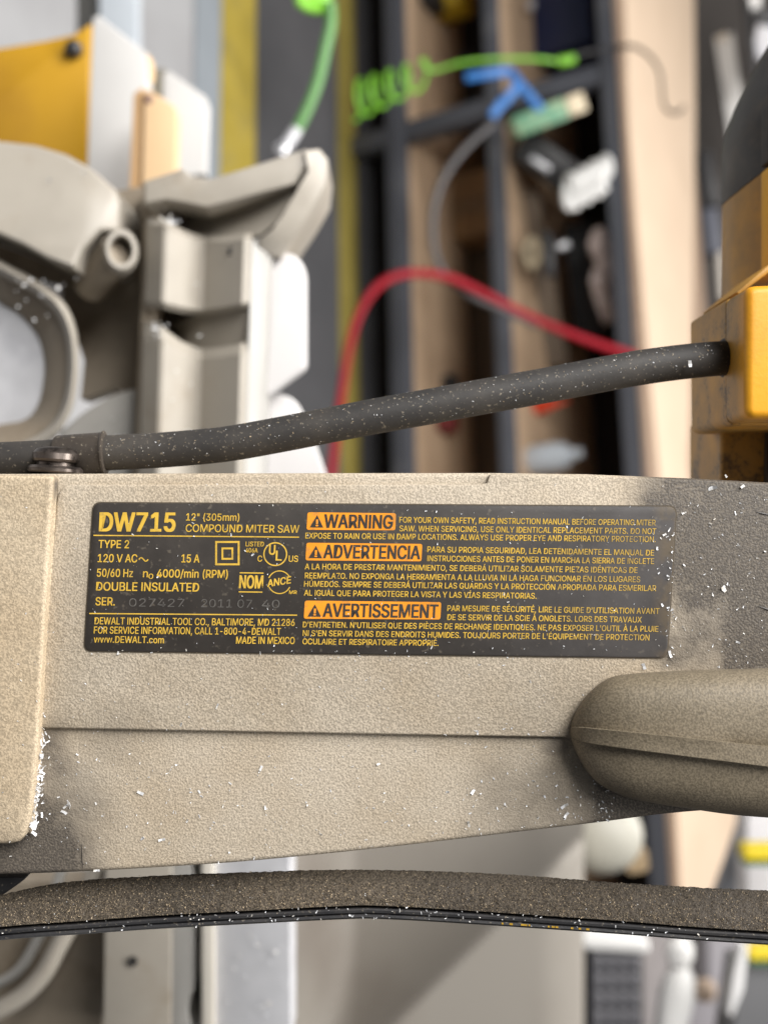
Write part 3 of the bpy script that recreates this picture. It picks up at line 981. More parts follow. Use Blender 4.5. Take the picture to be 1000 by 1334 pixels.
# lower half of the base under the guard bar
prism('side_casting', [(-160, 1150), (140, 1150), (134, 1230), (132, 1360), (-160, 1360)], BD + .030, .02, M_base_shade, base)
vs, fs = tube_data(spline([S(132, 1120, BD + .012), S(110, 1170, BD + .010), (S(78, 1230, BD + .006)), S(52, 1275, BD + .004), S(10, 1310, BD + .003), S(-80, 1350, BD + .003)], 6), BP * 12, 16)
emit('casting_rib', [W(v) for v in vs], fs, M_base, base)
vs, fs = tube_data(spline([S(82, 1130, BD + .018), S(66, 1180, BD + .016), S(45, 1232, BD + .014), S(10, 1275, BD + .012), S(-80, 1310, BD + .012)], 6), BP * 7, 12)
emit('casting_rib', [W(v) for v in vs], fs, M_fence_face, base)
prism('fence_block', rounded([(137, 1125), (224, 1118), (222, 1360), (134, 1360)], 2, 2), BD + .004, .05, M_base, base, bevel=.002)
vs, fs = lathe_data([(BP * 6.5, 0), (BP * 6.5, .0006)], S(173, 1252, BD + .0036), (0, 0, 1), 16)
emit('screw_hole', [W(v) for v in vs], fs, M_hole, base)
prism('fence_face', [(223, 1100), (243, 1100), (254, 1150), (253, 1290), (247, 1300), (245, 1318), (249, 1334), (251, 1360), (220, 1360)], BD + .006, .05, M_fence_face, base, bevel=.001)
prism('kerf_slot', [(240, 1090), (266, 1090), (266, 1360), (240, 1360)], BD + .030, .01, M_hole, base)
prism('table_edge', [(262, 1090), (279, 1090), (279, 1360), (262, 1360)], BD + .004, .03, plain('table_edge_paint', (.60, .56, .49), .5, .05), base, bevel=.001)
prism('table_plate', rounded([(279.6, 1085), (378, 1080), (379, 1360), (279.6, 1360)], [0, 4, 0, 0]), BD + .008, .03, M_alu, base, bevel=.001)

# ------------------------------------------------------------------ shavings on the saw
def flake(c, n, size, asp, thick=.00005):
    """a small curled shaving: two bent quads with a little thickness"""
    n = n.normalized()
    a = n.orthogonal().normalized()
    ang = random.uniform(0, 2 * math.pi)
    a = (a * math.cos(ang) + n.cross(a) * math.sin(ang)).normalized()
    tilt = random.uniform(-.5, .5)
    a = (a + n * tilt).normalized()
    b = n.cross(a).normalized()
    up = a.cross(b)
    L, w = size, size * asp
    bend = random.uniform(.1, .5) * L * .5
    pts = []
    for s, lift in ((-.5, bend * .6), (0, 0), (.5, bend)):
        for q in (-.5, .5):
            pts.append(c + a * L * s + b * w * q * random.uniform(.6, 1.1) + up * lift)
    lo = [p - up * thick for p in pts]
    V = pts + lo
    F_ = [[0, 1, 3, 2], [2, 3, 5, 4], [6, 8, 9, 7], [8, 10, 11, 9], [0, 2, 8, 6], [2, 4, 10, 8], [1, 7, 9, 3], [3, 9, 11, 5], [0, 6, 7, 1], [4, 5, 11, 10]]
    return V, F_

def grain(c, s):
    V = [c + Vector((random.gauss(0, 1), random.gauss(0, 1), random.gauss(0, 1))).normalized() * s * random.uniform(.5, 1.2) for _ in range(4)]
    return V, [[0, 1, 2], [0, 3, 1], [1, 3, 2], [2, 3, 0]]

class Bag:
    def __init__(self): self.V, self.F = [], []
    def add(self, vf):
        n = len(self.V)
        self.V += vf[0]; self.F += [[i + n for i in f] for f in vf[1]]

def front_depth(x, y):
    """depth of the arm's outer surface at a pixel"""
    if x < at_x(EDGE, y): return .2470
    t_line = 631 if x < 638 else 617 + (x - 640) * .03
    s_line = 948.5 + (x - 55) * .0172
    if y < t_line or y > s_line: return .2512
    if 122 - (y - 655) * .062 < x < 880 - (y - 660) * .062 and 657 < y < 852: return .2496
    return .2499
EDGE = [Vector((a, b, 0)) for a, b in ((600, 66), (640, 68.5), (700, 64), (800, 58), (900, 53), (1000, 47), (1070, 38), (1090, 31), (1100, 12), (1101, -200), (1400, -200))]
def in_handle(x, y): return x > 742 and 872 < y < 1066 and (x > 800 or abs(y - 955) < 76 * math.sqrt(max(0, (x - 742) / 58)))
def arm_bottom(x): return at_x(C2(*bot), x)

white, tan = Bag(), Bag()
def put(x, y, big=1.0, lift=0.0):
    if in_handle(x, y) or y > arm_bottom(x) - 1.5 or y < 620: return
    d = front_depth(x, y)
    s = K * D0 * random.choice((1.5, 1.8, 2.1, 2.4, 2.8, 3.3, 4.2)) * big
    c = S(x, y, d - .00006 - lift)
    white.add(flake(c, Vector((random.gauss(0, .25), random.gauss(0, .25), 1)), s * random.uniform(.8, 1.6), random.uniform(.25, .6)))

for _ in range(330): put(random.uniform(0, 1000), random.uniform(630, 1130), random.uniform(.5, .95))
for _ in range(380): put(random.uniform(40, 1000), random.triangular(632, 1130, 900), random.uniform(.32, .5))
for _ in range(210): put(random.uniform(60, 900), random.triangular(930, 1135, 1060), random.uniform(.6, 1.1))
for _ in range(85): put(random.uniform(855, 1000), random.uniform(632, 880), random.uniform(.6, 1.15))
for _ in range(36): put(random.uniform(600, 870), random.uniform(660, 870), random.uniform(.5, .9))
for _ in range(80): put(random.gauss(800, 60), random.uniform(1010, 1075), random.uniform(.6, 1.1))
for _ in range(36): put(random.uniform(110, 880), random.gauss(851, 5), random.uniform(.5, 1.0))
for _ in range(30): put(random.gauss(873, 3), random.uniform(690, 855), random.uniform(.6, 1.2))
for _ in range(260):                        # heaped against the hinge plate
    y = random.triangular(820, 1092, 1050)
    x = at_x(EDGE, y) if False else None
    ex = EDGE and next((a.y + (b.y - a.y) * (y - a.x) / (b.x - a.x) for a, b in zip(EDGE, EDGE[1:]) if a.x <= y <= b.x), 50)
    k = (y - 820) / 270
    x = ex + abs(random.gauss(0, 1)) * (1.6 + 5 * k) + .5
    c = S(x, y, .2508 - random.uniform(0, .003) * k)
    white.add(flake(c, Vector((random.gauss(.5, .6), random.gauss(0, .6), 1)), K * D0 * random.uniform(2.5, 9) * (.5 + .7 * k), random.uniform(.2, .55)))
for (x, y, s, asp) in ((928, 636, 12, .5), (942, 767, 9, .8), (183, 1033, 9, .5), (340, 1001, 7, .6), (211, 1094, 9, .4), (186, 1092, 7, .5), (90, 1047, 12, .35), (84, 1058, 11, .4), (86, 1050, 9, .4), (616, 1031, 9, .4), (735, 1050, 11, .35), (737, 1062, 9, .4), (610, 1073, 9, .35), (838, 868, 8, .6), (872, 852, 9, .5),
                       (126, 1134, 8, .4), (966, 634, 7, .6), (945, 620, 5, .6), (283, 920, 8, .3), (236, 944, 6, .4)):
    c = S(x, y, front_depth(x, y) - .0001)
    white.add(flake(c, Vector((random.gauss(0, .2), random.gauss(0, .2), 1)), K * D0 * s, asp))
# on the black edge of the guard bar and on the cord
for _ in range(110):
    x = random.triangular(0, 1000, 420) if random.random() < .7 else random.uniform(0, 1000)
    yb = at_x(g_bot, x)
    c = S(x, yb - random.uniform(0, 17), .25435)
    white.add(flake(c, Vector((random.gauss(0, .4), random.gauss(.3, .4), 1)), K * D0 * random.uniform(1.0, 3.6), random.uniform(.3, .6)))
cl = len(cord_path)
for _ in range(430):
    i = random.randrange(24, cl - 2)
    p = cord_path[i].lerp(cord_path[i + 1], random.random())
    tdir = (cord_path[i + 1] - cord_path[i]).normalized()
    a = random.gauss(.35, .75)
    nn = Vector((0, math.sin(a), math.cos(a))); nn = (nn - tdir * nn.dot(tdir)).normalized()
    s = random.uniform(.5, 1.6) * (1.5 if random.random() < .08 or i > cl - 26 and random.random() < .35 else 1)
    (white if random.random() < .35 else tan).add(flake(p + nn * (CR + .00004), nn, K * D0 * s * 1.2, random.uniform(.4, .8)))
white.add(flake(S(898, 474, .2664), Vector((0, .2, 1)), K * D0 * 9, .6))
# wood dust on the dusty bar
for _ in range(15000):
    x = random.uniform(-20, 1020); q = random.random() ** .75
    if random.random() < .75 * math.exp(-((x - 520) / 160) ** 2) * (q < .35): continue
    y, d = guard_pt(x, q)
    y += random.uniform(-1.5, .5) if q < .05 else 0
    s = random.choice((.5, .6, .75, .9, 1.1, 1.4)) * K * D0
    lift = mnoise.noise(Vector((x * .11, y * .11, 3))) * .00020 + mnoise.noise(Vector((x * .35, y * .35, 9))) * .00014
    (tan if random.random() < .985 else white).add(grain(S(x, y, d + lift - s * random.uniform(.1, .6)), s))
for _ in range(1500):                        # fine sawdust over arm and plate
    x, y = random.uniform(0, 1000), random.uniform(620, 1135)
    if in_handle(x, y) or y > arm_bottom(x) - 1: continue
    tan.add(grain(S(x, y, front_depth(x, y)), random.uniform(.35, .8) * K * D0))

for _ in range(90):                          # shavings that reached the base and fence behind
    x, y, d = random.choice(((random.uniform(0, 140), 205 + random.uniform(0, 90), BD + .0005), (random.uniform(216, 262), random.uniform(310, 600), BD + .002), (random.uniform(20, 100), 370 + random.uniform(-10, 60), BD - .0035), (random.uniform(205, 235), random.uniform(282, 292), BD - .003), (random.uniform(290, 375), random.uniform(1210, 1330), BD + .0075), (random.uniform(120, 190), random.uniform(540, 575), BD + .0235), (random.uniform(200, 225), random.uniform(420, 440), BD - .003)))
    white.add(flake(S(x, y, d - .001), Vector((random.gauss(.5, .5), random.gauss(0, .5), 1)), random.uniform(.0006, .0016), random.uniform(.4, .8)))

def shaving_mat():
    m, nt, bs = new_mat('white_shaving')
    co = N(nt, 'ShaderNodeTexCoord').outputs['Object']
    n = noise_(nt, co, 400, 2)
    lk(nt, mixc(nt, ramp_(nt, n, .4, .7), (.64, .65, .67), (.44, .41, .36)), bs.inputs['Base Color'])
    bs.inputs['Roughness'].default_value = .3
    return m
def dust_mat():
    m, nt, bs = new_mat('wood_dust')
    co = N(nt, 'ShaderNodeTexCoord').outputs['Object']
    n = noise_(nt, co, 1900, 1)
    col = mixc(nt, ramp_(nt, n, .36, .62), (.04, .029, .019), (.40, .31, .20))
    lk(nt, col, bs.inputs['Base Color'])
    bs.inputs['Roughness'].default_value = .7
    return m
M_dustgrain = dust_mat()
tag(emit('plastic_shavings', [W(v) for v in white.V], white.F, shaving_mat(), angle=0, recalc=False), 'tiny curled white plastic shavings scattered over the arm, cord and guard bar', 'shavings', kind='stuff')
tag(emit('sawdust', [W(v) for v in tan.V], tan.F, M_dustgrain, angle=0, recalc=False), 'fine tan sawdust crusted on the guard bar and cord', 'sawdust', kind='stuff')

# ------------------------------------------------------------------ shop floor
def struct(name, vs, fs, mat, label=None):
    return tag(emit(name, vs, fs, mat, angle=0), label, None, kind='structure')

def concrete(name, c, c2):
    m, nt, bs = new_mat(name)
    co = N(nt, 'ShaderNodeTexCoord').outputs['Object']
    n = noise_(nt, co, 2.2, 6, .65); n2 = noise_(nt, co, 26, 4, .6)
    col = mixc(nt, ramp_(nt, n, .3, .7), c, c2)
    col = mixc(nt, ramp_(nt, n2, .6, .8, 0, .35), col, [x * .6 for x in c])
    lk(nt, col, bs.inputs['Base Color'])
    bs.inputs['Roughness'].default_value = .5
    return m
M_floor = concrete('floor_grey', (.33, .325, .33), (.40, .40, .405))
M_mat = concrete('dark_floor', (.060, .060, .064), (.080, .079, .083))
M_yline = plain('floor_yellow', (.35, .265, .045), .5, .2, 12, c2=(.25, .20, .06), cover=(.5, .75), dscale=9)
struct('floor', [(-30, -30, 0), (30, -30, 0), (30, 30, 0), (-30, 30, 0)], [[0, 1, 2, 3]], M_floor, 'grey concrete shop floor')

def floor_strip(name, b0, b1, z, mat, label, a0=-8, a1=8):
    struct(name, [bench(a0, b0, z), bench(a1, b0, z), bench(a1, b1, z), bench(a0, b1, z)], [[0, 1, 2, 3]], mat, label)
bY0, bY1 = on_level(286, 110, 0)[1], on_level(331, 110, 0)[1]
bZ0, bZ1 = on_level(437, 110, 0)[1], on_level(461, 110, 0)[1]
floor_strip('floor_marking', bY0, bY1, .004, M_yline, 'wide worn yellow line between grey floor and dark floor')
floor_strip('floor_mat', bY1 + .001, bZ0 - .001, .004, M_mat, 'dark charcoal painted aisle between the yellow lines')
floor_strip('floor_line', bZ0, bZ1, .0045, plain('floor_yellow_shaded', (.19, .15, .03), .6, .2, 10), 'narrow yellow line in front of the steel workbench')  # yellow darkened to carry the shade of the bench
floor_strip('floor_shade_sheet', bZ1 + .001, 4.0, .004, M_mat, 'dark sheet for the shade under the workbench')  # shade under the bench laid on the floor as a dark sheet
floor_strip('floor_edge', bY0 - .10, bY0 - .001, .0035, plain('floor_band', (.26, .285, .31), .5, .08, 6), 'blue grey band along the yellow line')

# ------------------------------------------------------------------ workbench
M_steel = plain('charcoal_steel', (.075, .078, .092), .45, .12, 14, c2=(.12, .12, .13), cover=(.55, .75), dscale=8)
M_ply = plain('shelf_plywood', (.56, .40, .265), .6, .1, 8, c2=(.45, .31, .20), cover=(.5, .75), dscale=5)
M_plytop = plain('pale_plywood', (.62, .48, .355), .55, .04, 6, c2=(.58, .44, .315), cover=(.5, .8), dscale=4)
M_plyedge = plain('plywood_edge', (.32, .225, .16), .7, .2, 40)
M_darkwall = plain('dark_wall', (.10, .088, .08), .8, .15, 3)
zb0, zb1 = on_front(501, 150)[1], on_front(525, 150)[1]
zm0, zm1 = on_front(632, 150)[1], on_front(650, 150)[1]
zt0, zt1 = on_front(784, 150)[1], on_front(807, 150)[1]
ztop = on_front(816, 150)[1]
AL, AR, DEPTH = 1.6, -2.0, .62
benchT = thing('workbench', 'charcoal steel workbench with two plywood shelves below a pale plywood top', 'workbench', bench(0, .3, 0))
def bpart(name, a0, a1, b0, b1, z0, z1, mat, bevel=.003):
    vs, fs = bbox_box(a0, a1, b0, b1, z0, z1, bevel)
    return emit(name, vs, fs, mat, benchT)
for z0, z1 in ((zb0, zb1), (zm0, zm1), (zt0, zt1)):
    bpart('front_rail', AR, AL, 0, .03, z0, z1, M_steel)
    bpart('back_rail', AR, AL, DEPTH - .03, DEPTH, z0, z1, M_steel)
bpart('shelf', AR + .01, AL - .01, .031, DEPTH - .031, zb1 - .014, zb1 - .001, M_ply, .001)
bpart('shelf', AR + .01, AL - .01, .031, DEPTH - .031, zm1 - .014, zm1 - .001, M_ply, .001)
vs, fs = bbox_box(AR, AL, -.004, .012, zt1 + .001, ztop, .001)
emit('top_edging', vs, fs, M_plyedge, benchT)
vs, fs = bbox_box(AR, AL, .0125, DEPTH + .02, zt1 + .001, ztop - .002, .001)
emit('top_board', vs, fs, M_plyedge, benchT)
# posts: the one in view stands between the bottom and the top rail
ap = on_front(655, 143)[0]
for a, w in ((ap, .052), (AL - .05, .05), (AR, .05)):
    bpart('post', a, a + w, .002, .048, 0, zt0 - .001, M_steel)
    bpart('post', a, a + w, DEPTH - .05, DEPTH - .002, 0, zt0 - .001, M_steel)
    bpart('side_rail', a + .012, a + .04, .05, DEPTH - .05, zb0 + .004, zb1 - .016, M_steel)
# pale sheet that lies on the top
def sheet(px, z, th):
    lo = [at_z(x, y, z + th) for x, y in px]
    n = len(lo)
    V = lo + [v - Vector((0, 0, th)) for v in lo]
    F_ = [list(range(n)), list(range(2 * n - 1, n - 1, -1))] + [[i, (i + 1) % n, n + (i + 1) % n, n + i] for i in range(n)]
    return V, F_
vs, fs = sheet([(810, -120), (818, 150), (838, 400), (857, 610), (873, 900), (882, 1080), (890, 1230), (912, 1230), (932, 1170), (962, 1060), (935, 900), (896, 610), (902, 400), (905, 150), (903, -120)], ztop, .004)
tag(emit('plywood_sheet', vs, fs, M_plytop, angle=0), 'clean pale plywood sheet laid along the steel workbench top', 'plywood sheet')
# panel at the back of the bench and the wall behind it
vs, fs = bbox_box(-6, 6, 1.15, 1.25, 0, 3.2, .002)
struct('wall', vs, fs, M_darkwall, 'dark brown wall behind the workbench')
vs, fs = bbox_box(AR - .2, AL + .1, DEPTH + .03, DEPTH + .045, .02, ztop - .03, .001)
emit('back_panel', vs, fs, plain('back_panel_brown', (.045, .034, .026), .8, .3, 6), benchT)

# ------------------------------------------------------------------ things on the shelves
def shelf_box(px0, py0, px1, py1, zs, depth, h, bevel=.004):
    """a box whose near lower edge runs between two pixels on a shelf surface at height zs"""
    a0, b0 = on_level(px0, py0, zs); a1, b1 = on_level(px1, py1, zs)
    b = (b0 + b1) / 2
    return bbox_box(a0, a1, b, b + depth, zs, zs + h, bevel)
ZB, ZM = zb1 - .001, zm1 - .001
M_card = plain('cardboard', (.27, .155, .07), .8, .1, 14)
def single(name, data, mat, label, cat, group=None, angle=30):
    return tag(emit(name, data[0], data[1], mat, angle=angle), label, cat, group)
cb = thing('cardboard_box', 'brown cardboard box standing on the lowest shelf behind the black cable', 'box', bench(on_level(590, 270, ZB)[0], .3, ZB))
vs, fs = shelf_box(588, 312, 588, 232, ZB, .22, .20)
emit('carton', vs, fs, M_card, cb)
a0, b0 = on_level(588, 285, ZB); a1, _ = on_level(588, 262, ZB)
vs, fs = bbox_box(a0, a1, b0 - .001, b0 + .0006, ZB + .01, ZB + .19, 0)
emit('packing_tape', vs, fs, plain('packing_tape_brown', (.20, .12, .06), .3), cb)
M_black = plain('black_tool', (.022, .021, .022), .45, .3, 30)
M_navy = plain('navy_case', (.012, .022, .075), .4, .2, 20)
M_toolyellow = plain('tool_yellow', (.50, .33, .02), .45, .1, 20)
M_white = plain('white_paint', (.72, .71, .69), .5, .05, 20)
M_red = plain('red_rubber', (.29, .007, .017), .5, .15, 25, spec=.2)
M_blue = plain('blue_plastic', (.035, .17, .48), .4, .1, 30)
M_green = plain('green_hose', (.20, .50, .04), .35, .08, 20)
M_green.node_tree.nodes['Principled BSDF'].inputs['Transmission Weight'].default_value = 0.0

def two_part(name, label, cat, base, parts):
    t = thing(name, label, cat, base)
    for nm, data, m in parts: emit(nm, data[0], data[1], m, t, 30)
    return t
def bb(px, py, zs): return bench(*on_level(px, py, zs), zs)
# lowest shelf
two_part('power_drill', 'yellow and black power tool at the end of the lowest shelf', 'power tool', bb(585, 5, ZB),
         [('body', shelf_box(556, 14, 556, -50, ZB, .10, .11, .02), M_toolyellow), ('battery', shelf_box(545, 4, 545, -40, ZB, .08, .05, .008), M_black)])
two_part('tool_case', 'large black tool case deep in the lowest shelf near the post', 'tool case', bb(596, 60, ZB),
         [('shell', shelf_box(598, 150, 598, -60, ZB, .18, .19, .015), M_black), ('catch', shelf_box(596.5, 90, 596.5, 70, ZB, .01, .04, .002), M_steel)])
two_part('rivet_gun', 'small dark red tool lying on the lowest shelf above the saw cord', 'hand tool', bb(570, 530, ZB),
         [('grip', shelf_box(566, 562, 566, 525, ZB, .05, .05, .012), plain('dark_red', (.16, .02, .02), .5)), ('nose', shelf_box(574, 524, 574, 488, ZB, .04, .04, .01), M_black)])
single('shelf_shade_panel', shelf_box(612, 640, 612, 330, ZB, .02, .17, .002), plain('shelf_shade_brown', (.12, .085, .055), .8, .3, 8), 'dark panel added for the shade at the back of the lowest shelf', 'board')  # stands in for the shade at the back of the bay
# middle shelf
two_part('storage_case', 'navy blue storage case standing on the middle shelf', 'storage case', bb(690, 30, ZM),
         [('shell', shelf_box(688, 68, 694, -60, ZM, .20, .17, .012), M_navy), ('latch', shelf_box(686, 12, 686, 2, ZM + .02, .01, .02, .002), M_alu)])
two_part('yellow_case', 'mustard yellow tool case behind the navy case on the middle shelf', 'tool case', bb(742, 30, ZM),
         [('shell', shelf_box(733, 60, 733, -60, ZM, .08, .21, .012), plain('mustard', (.34, .20, .012), .5)), ('lid_band', shelf_box(732, 40, 732, 20, ZM + .05, .01, .02, .002), M_black)])
gcrt = thing('green_carton', 'green carton with a cream end leaning out of the middle shelf under the post', 'carton', bb(690, 170, ZM))
def slab_px(p0, p1, d0, d1, wpx, depth, bevel=.003):
    """a bar between two pixels at depths d0, d1, wpx pixels wide and depth deep, world coordinates"""
    a, b = W(S(p0[0], p0[1], d0)), W(S(p1[0], p1[1], d1))
    ax_ = (b - a); d = (a + b) / 2 - CAM
    side = ax_.cross(d).normalized() * wpx * K * (d0 + d1) / 2
    dn = side.cross(ax_).normalized() * depth
    if dn.dot(f_) < 0: dn = -dn
    return box_data(a - side / 2, ax_, side, dn, bevel)
DB = 3.12
for nm, data, m in (('carton', slab_px((670, 166), (738, 140), DB, DB, 27, .07), plain('carton_green', (.10, .26, .15), .5, .25, 25, c2=(.30, .36, .22), cover=(.45, .65), dscale=25)),
                    ('cream_end', slab_px((738.5, 139.8), (762, 131), DB, DB, 25, .068), plain('carton_cream', (.62, .52, .36), .5, .1))):
    emit(nm, data[0], data[1], m, gcrt, 30)
two_part('angle_grinder', 'black angle grinder lying under the green carton on the middle shelf', 'power tool', bb(700, 215, ZM),
         [('body', slab_px((676, 185), (748, 236), 3.24, 3.24, 46, .08, .02), M_black), ('handle', slab_px((690, 205), (716, 222), 3.18, 3.18, 9, .02, .005), M_alu)])
wr = thing('cable_bundle', 'bundle of white cable loops spilling from the middle shelf', 'cable', bb(745, 240, ZM))
for k in range(7):
    c = Vector((742 + k * 7.5, 250 - k * 4 + (k % 2) * 3))
    pts = []
    for j in range(17):
        a = 2 * math.pi * j / 16
        pts.append(W(S(c.x + 7 * math.cos(a), c.y + 21 * math.sin(a) - 7 * math.cos(a) * .5, 3.10 + .012 * math.sin(a * 2) - k * .002)))
    vs, fs = tube_data(pts, .0085, 10)
    emit('cable_loop', vs, fs, M_white, wr, 60)
vs, fs = tube_data([W(S(692 + 8 * math.cos(a * math.pi / 10), 330 + 17 * math.sin(a * math.pi / 10), 3.2)) for a in range(21)], .011, 12)
single('tape_roll', (vs, fs), plain('tape_cream', (.36, .29, .19), .6, .1), 'cream tape roll lying on the middle shelf', 'tape roll', angle=60)
two_part('caulking_gun', 'dark metal caulking gun lying deep on the middle shelf', 'hand tool', bb(720, 320, ZM),
         [('barrel', slab_px((712, 300), (716, 360), 3.2, 3.2, 16, .03, .008), M_black), ('trigger', slab_px((725, 322), (742, 318), 3.2, 3.2, 9, .02, .004), M_alu)])
vs, fs = lathe_data([(.020, 0), (.021, .02), (.012, .05), (.004, .075), (.003, .09)], bb(697, 530, ZM), (0, 0, 1), 20)
single('nozzle_cap', (vs, fs), plain('orange_red', (.70, .06, .02), .45, .05), 'small orange red nozzle cap standing on the middle shelf', 'cap')
vs, fs = lathe_data([(.034, 0), (.036, .01), (.036, .08), (.028, .10), (.013, .11), (.013, .135), (.001, .137)], bb(690, 600, ZM), (0, 0, 1), 24)
single('plastic_bottle', (vs, fs), plain('milky_plastic', (.52, .56, .60), .35, .06), 'milky plastic bottle standing on the middle shelf near the saw arm', 'bottle')
rag = thing('paper_bundle', 'crumpled pinkish paper bundle under the workbench top', 'paper', bb(770, 380, ZM))
for k in range(4):
    x, y = 783 + (k % 2) * 7, 320 + k * 26
    pts = []
    bm = bmesh.new()
    bmesh.ops.create_icosphere(bm, subdivisions=2, radius=1)
    c = W(S(x, y, 3.16))
    for v in bm.verts:
        n = 1 + .5 * mnoise.noise(v.co * 1.6 + Vector((k * 3, 0, 0)))
        v.co = c + Vector((v.co.x * .045, v.co.y * .03, v.co.z * .028)) * n
    vs, fs = from_bm(bm)
    emit('crumpled_sheet', vs, fs, plain('pink_paper', (.46, .37, .34), .8, .1), rag, 0)
vs, fs = slab_px((672, 250), (712, 480), 3.36, 3.36, 60, .05, .01)
single('dusty_board', (vs, fs), plain('dusty_board_brown', (.16, .12, .085), .8, .25, 10), 'dusty brown board leaning at the back of the middle shelf', 'board')
vs, fs = slab_px((752, 290), (768, 440), 3.40, 3.40, 40, .08, .01)
single('black_bin', (vs, fs), M_black, 'black plastic bin deep under the workbench top', 'bin')

# ------------------------------------------------------------------ hoses and cables
def hose(name, pts, rad, mat, label, cat, parent=None, n=12, sub=6):
    """pts: (px, py, depth)"""
    vs, fs = tube_data([W(S(*p)) for p in spline(pts, sub)], rad, n)
    o = emit(name, vs, fs, mat, parent, 60)
    return tag(o, label, cat) if parent is None else o
gh = thing('coiled_hose', 'bright green coiled air hose stretched across the workbench front', 'air hose', W(S(500, 120, 2.95)))
pts = []
turns, steps = 4.6, 20
for i in range(int(turns * steps) + 1):
    q = i / (turns * steps); a = 2 * math.pi * i / steps
    sp = q ** 1.15
    x = 462 + 92 * sp; y = 131 - 36 * sp
    rr = 25 - 7 * q
    pts.append((x + 9 * math.sin(a), y + rr * math.cos(a), 2.95 + rr * K * 2.95 * math.sin(a)))
lead = [(pts[-1][0] + 14, 92, 2.95), (600, 82, 2.95), (650, 77, 2.96), (700, 77, 2.98), (726, 80, 3.0)]
hose('coil', pts + lead, .0046, M_green, None, None, gh, 10, 3)
hose('hose_fitting', [(727, 80, 3.0), (737, 79, 3.0), (748, 76, 3.0)], .011, M_green, None, None, gh)
gh2 = thing('air_hose', 'green air hose hanging from a coil down to a silver coupler', 'air hose', W(S(372, 192, 1.3)))
pts = []
for i in range(60):
    a = 2 * math.pi * i / 14
    pts.append((408 + 18 * math.cos(a) + 3 * math.sin(a), 8 - i * .9 + 7 * math.sin(a), 1.3 + .012 * math.cos(a)))
hose('coil', pts[::-1], .0052, M_green, None, None, gh2, 10, 2)
hose('hose_tail', [(430, 4, 1.3), (431, 30, 1.3), (424, 62, 1.3), (414, 105, 1.3), (400, 142, 1.3), (387, 168, 1.3)], .0060, plain('green_hose_pale', (.09, .24, .06), .4, .1), None, None, gh2)
hose('coupler', [(387, 168, 1.3), (378, 182, 1.3), (371, 192, 1.3)], .0062, M_alu, None, None, gh2)
hose('coupler_nut', [(372, 190, 1.3), (366, 199, 1.3)], .0082, plain('coupler_nickel', (.75, .75, .77), .2, .05, metal=.9), None, None, gh2)
hose('red_hose', [(418, 720, 2.75), (432, 612, 2.75), (444, 520, 2.75), (455, 450, 2.75), (468, 408, 2.76), (487, 378, 2.77), (512, 361, 2.79), (545, 356, 2.82), (585, 362, 2.86), (625, 380, 2.90), (690, 413, 2.93), (755, 440, 2.95), (815, 460, 2.97), (880, 476, 2.98)], .0098, M_red, 'thick red hose arching in front of the workbench', 'hose')
hose('grey_cable', [(644, 160, 2.9), (622, 178, 2.9), (600, 200, 2.9), (580, 228, 2.9), (567, 262, 2.9), (563, 300, 2.9), (568, 336, 2.9), (582, 360, 2.9), (612, 384, 2.91), (655, 404, 2.92), (700, 424, 2.94)], .0085, plain('cable_grey', (.085, .08, .082), .5, .1), 'slack grey cable drooping in front of the shelves', 'cable')
wire = [on_level(x, y, ztop + .006) for x, y in ((812, 60), (828, 62), (846, 74), (858, 94), (861, 118), (864, 138), (874, 147), (884, 146), (889, 140))]
wp = [Vector(W(S(742, 74, 3.0))), Vector(W(S(775, 66, 3.02)))] + [bench(a, b, ztop + .007) for a, b in wire]
vs, fs = tube_data(spline(wp, 6), .0045, 8)
single('thin_wire', (vs, fs), M_black, 'thin black wire curling over the pale plywood sheet', 'wire', angle=60)
vs, fs = lathe_data([(.007, 0), (.0075, .004), (.006, .009), (.002, .010)], bench(*on_level(888, 139, ztop + .004), ztop + .004), (0, 0, 1), 14)
bt = thing('blue_clamp', 'bright blue plastic spring clamp hooked on the shelf post', 'clamp', W(S(672, 120, 2.92)))
for nm, p in (('jaw', ((606, 101), (664, 92))), ('jaw', ((661, 90), (704, 143))), ('jaw', ((680, 104), (656, 134))), ('jaw', ((656, 130), (640, 152)))):
    vs, fs = slab_px(p[0], p[1], 2.92, 2.92, 12, .012, .004)
    emit(nm, vs, fs, M_blue, bt, 30)

# ------------------------------------------------------------------ boards and yellow panel beyond the fence
YD = .80
ypan = thing('yellow_stand', 'yellow painted saw stand wing with a black knob', 'stand', W(S(50, 150, YD)))
M_ypaint = plain('yellow_paint', (.44, .235, .006), .5, .12, 14, c2=(.35, .175, .005), cover=(.45, .7), dscale=9)
def part_prism(name, pts, d, th, mat, parent, bevel=.002, **k):
    vs, fs = prism_data(pts, d, th, bevel, 3)
    return emit(name, [W(v) for v in vs], fs, mat, parent, 35)
part_prism('wing', [(-160, 78), (0, 62), (60, 52), (96, 44), (118, 30), (116, 260), (-160, 260)], YD, .05, M_ypaint, ypan)
vs, fs = lathe_data([(.0050, 0), (.0056, .002), (.0050, .006), (.002, .008), (.001, .0082)], S(98, 66, YD), (0, 0, 1), 20)
emit('knob', [W(v) for v in vs], fs, M_black, ypan)
M_mel = plain('white_board', (.50, .49, .475), .5, .04, 25)
M_wood = plain('raw_pine', (.62, .43, .245), .6, .1, 20)
M_woodd = plain('pine_edge', (.50, .31, .15), .65, .1, 20)
wb = thing('white_board_block', 'tall white laminate board with a slanted top beside the yellow stand', 'board', W(S(150, 245, .74)))
part_prism('face', [(112, 262), (121, 22), (129, 20), (190, 68), (193, 92), (186, 262)], .74, .012, M_mel, wb, .0008)
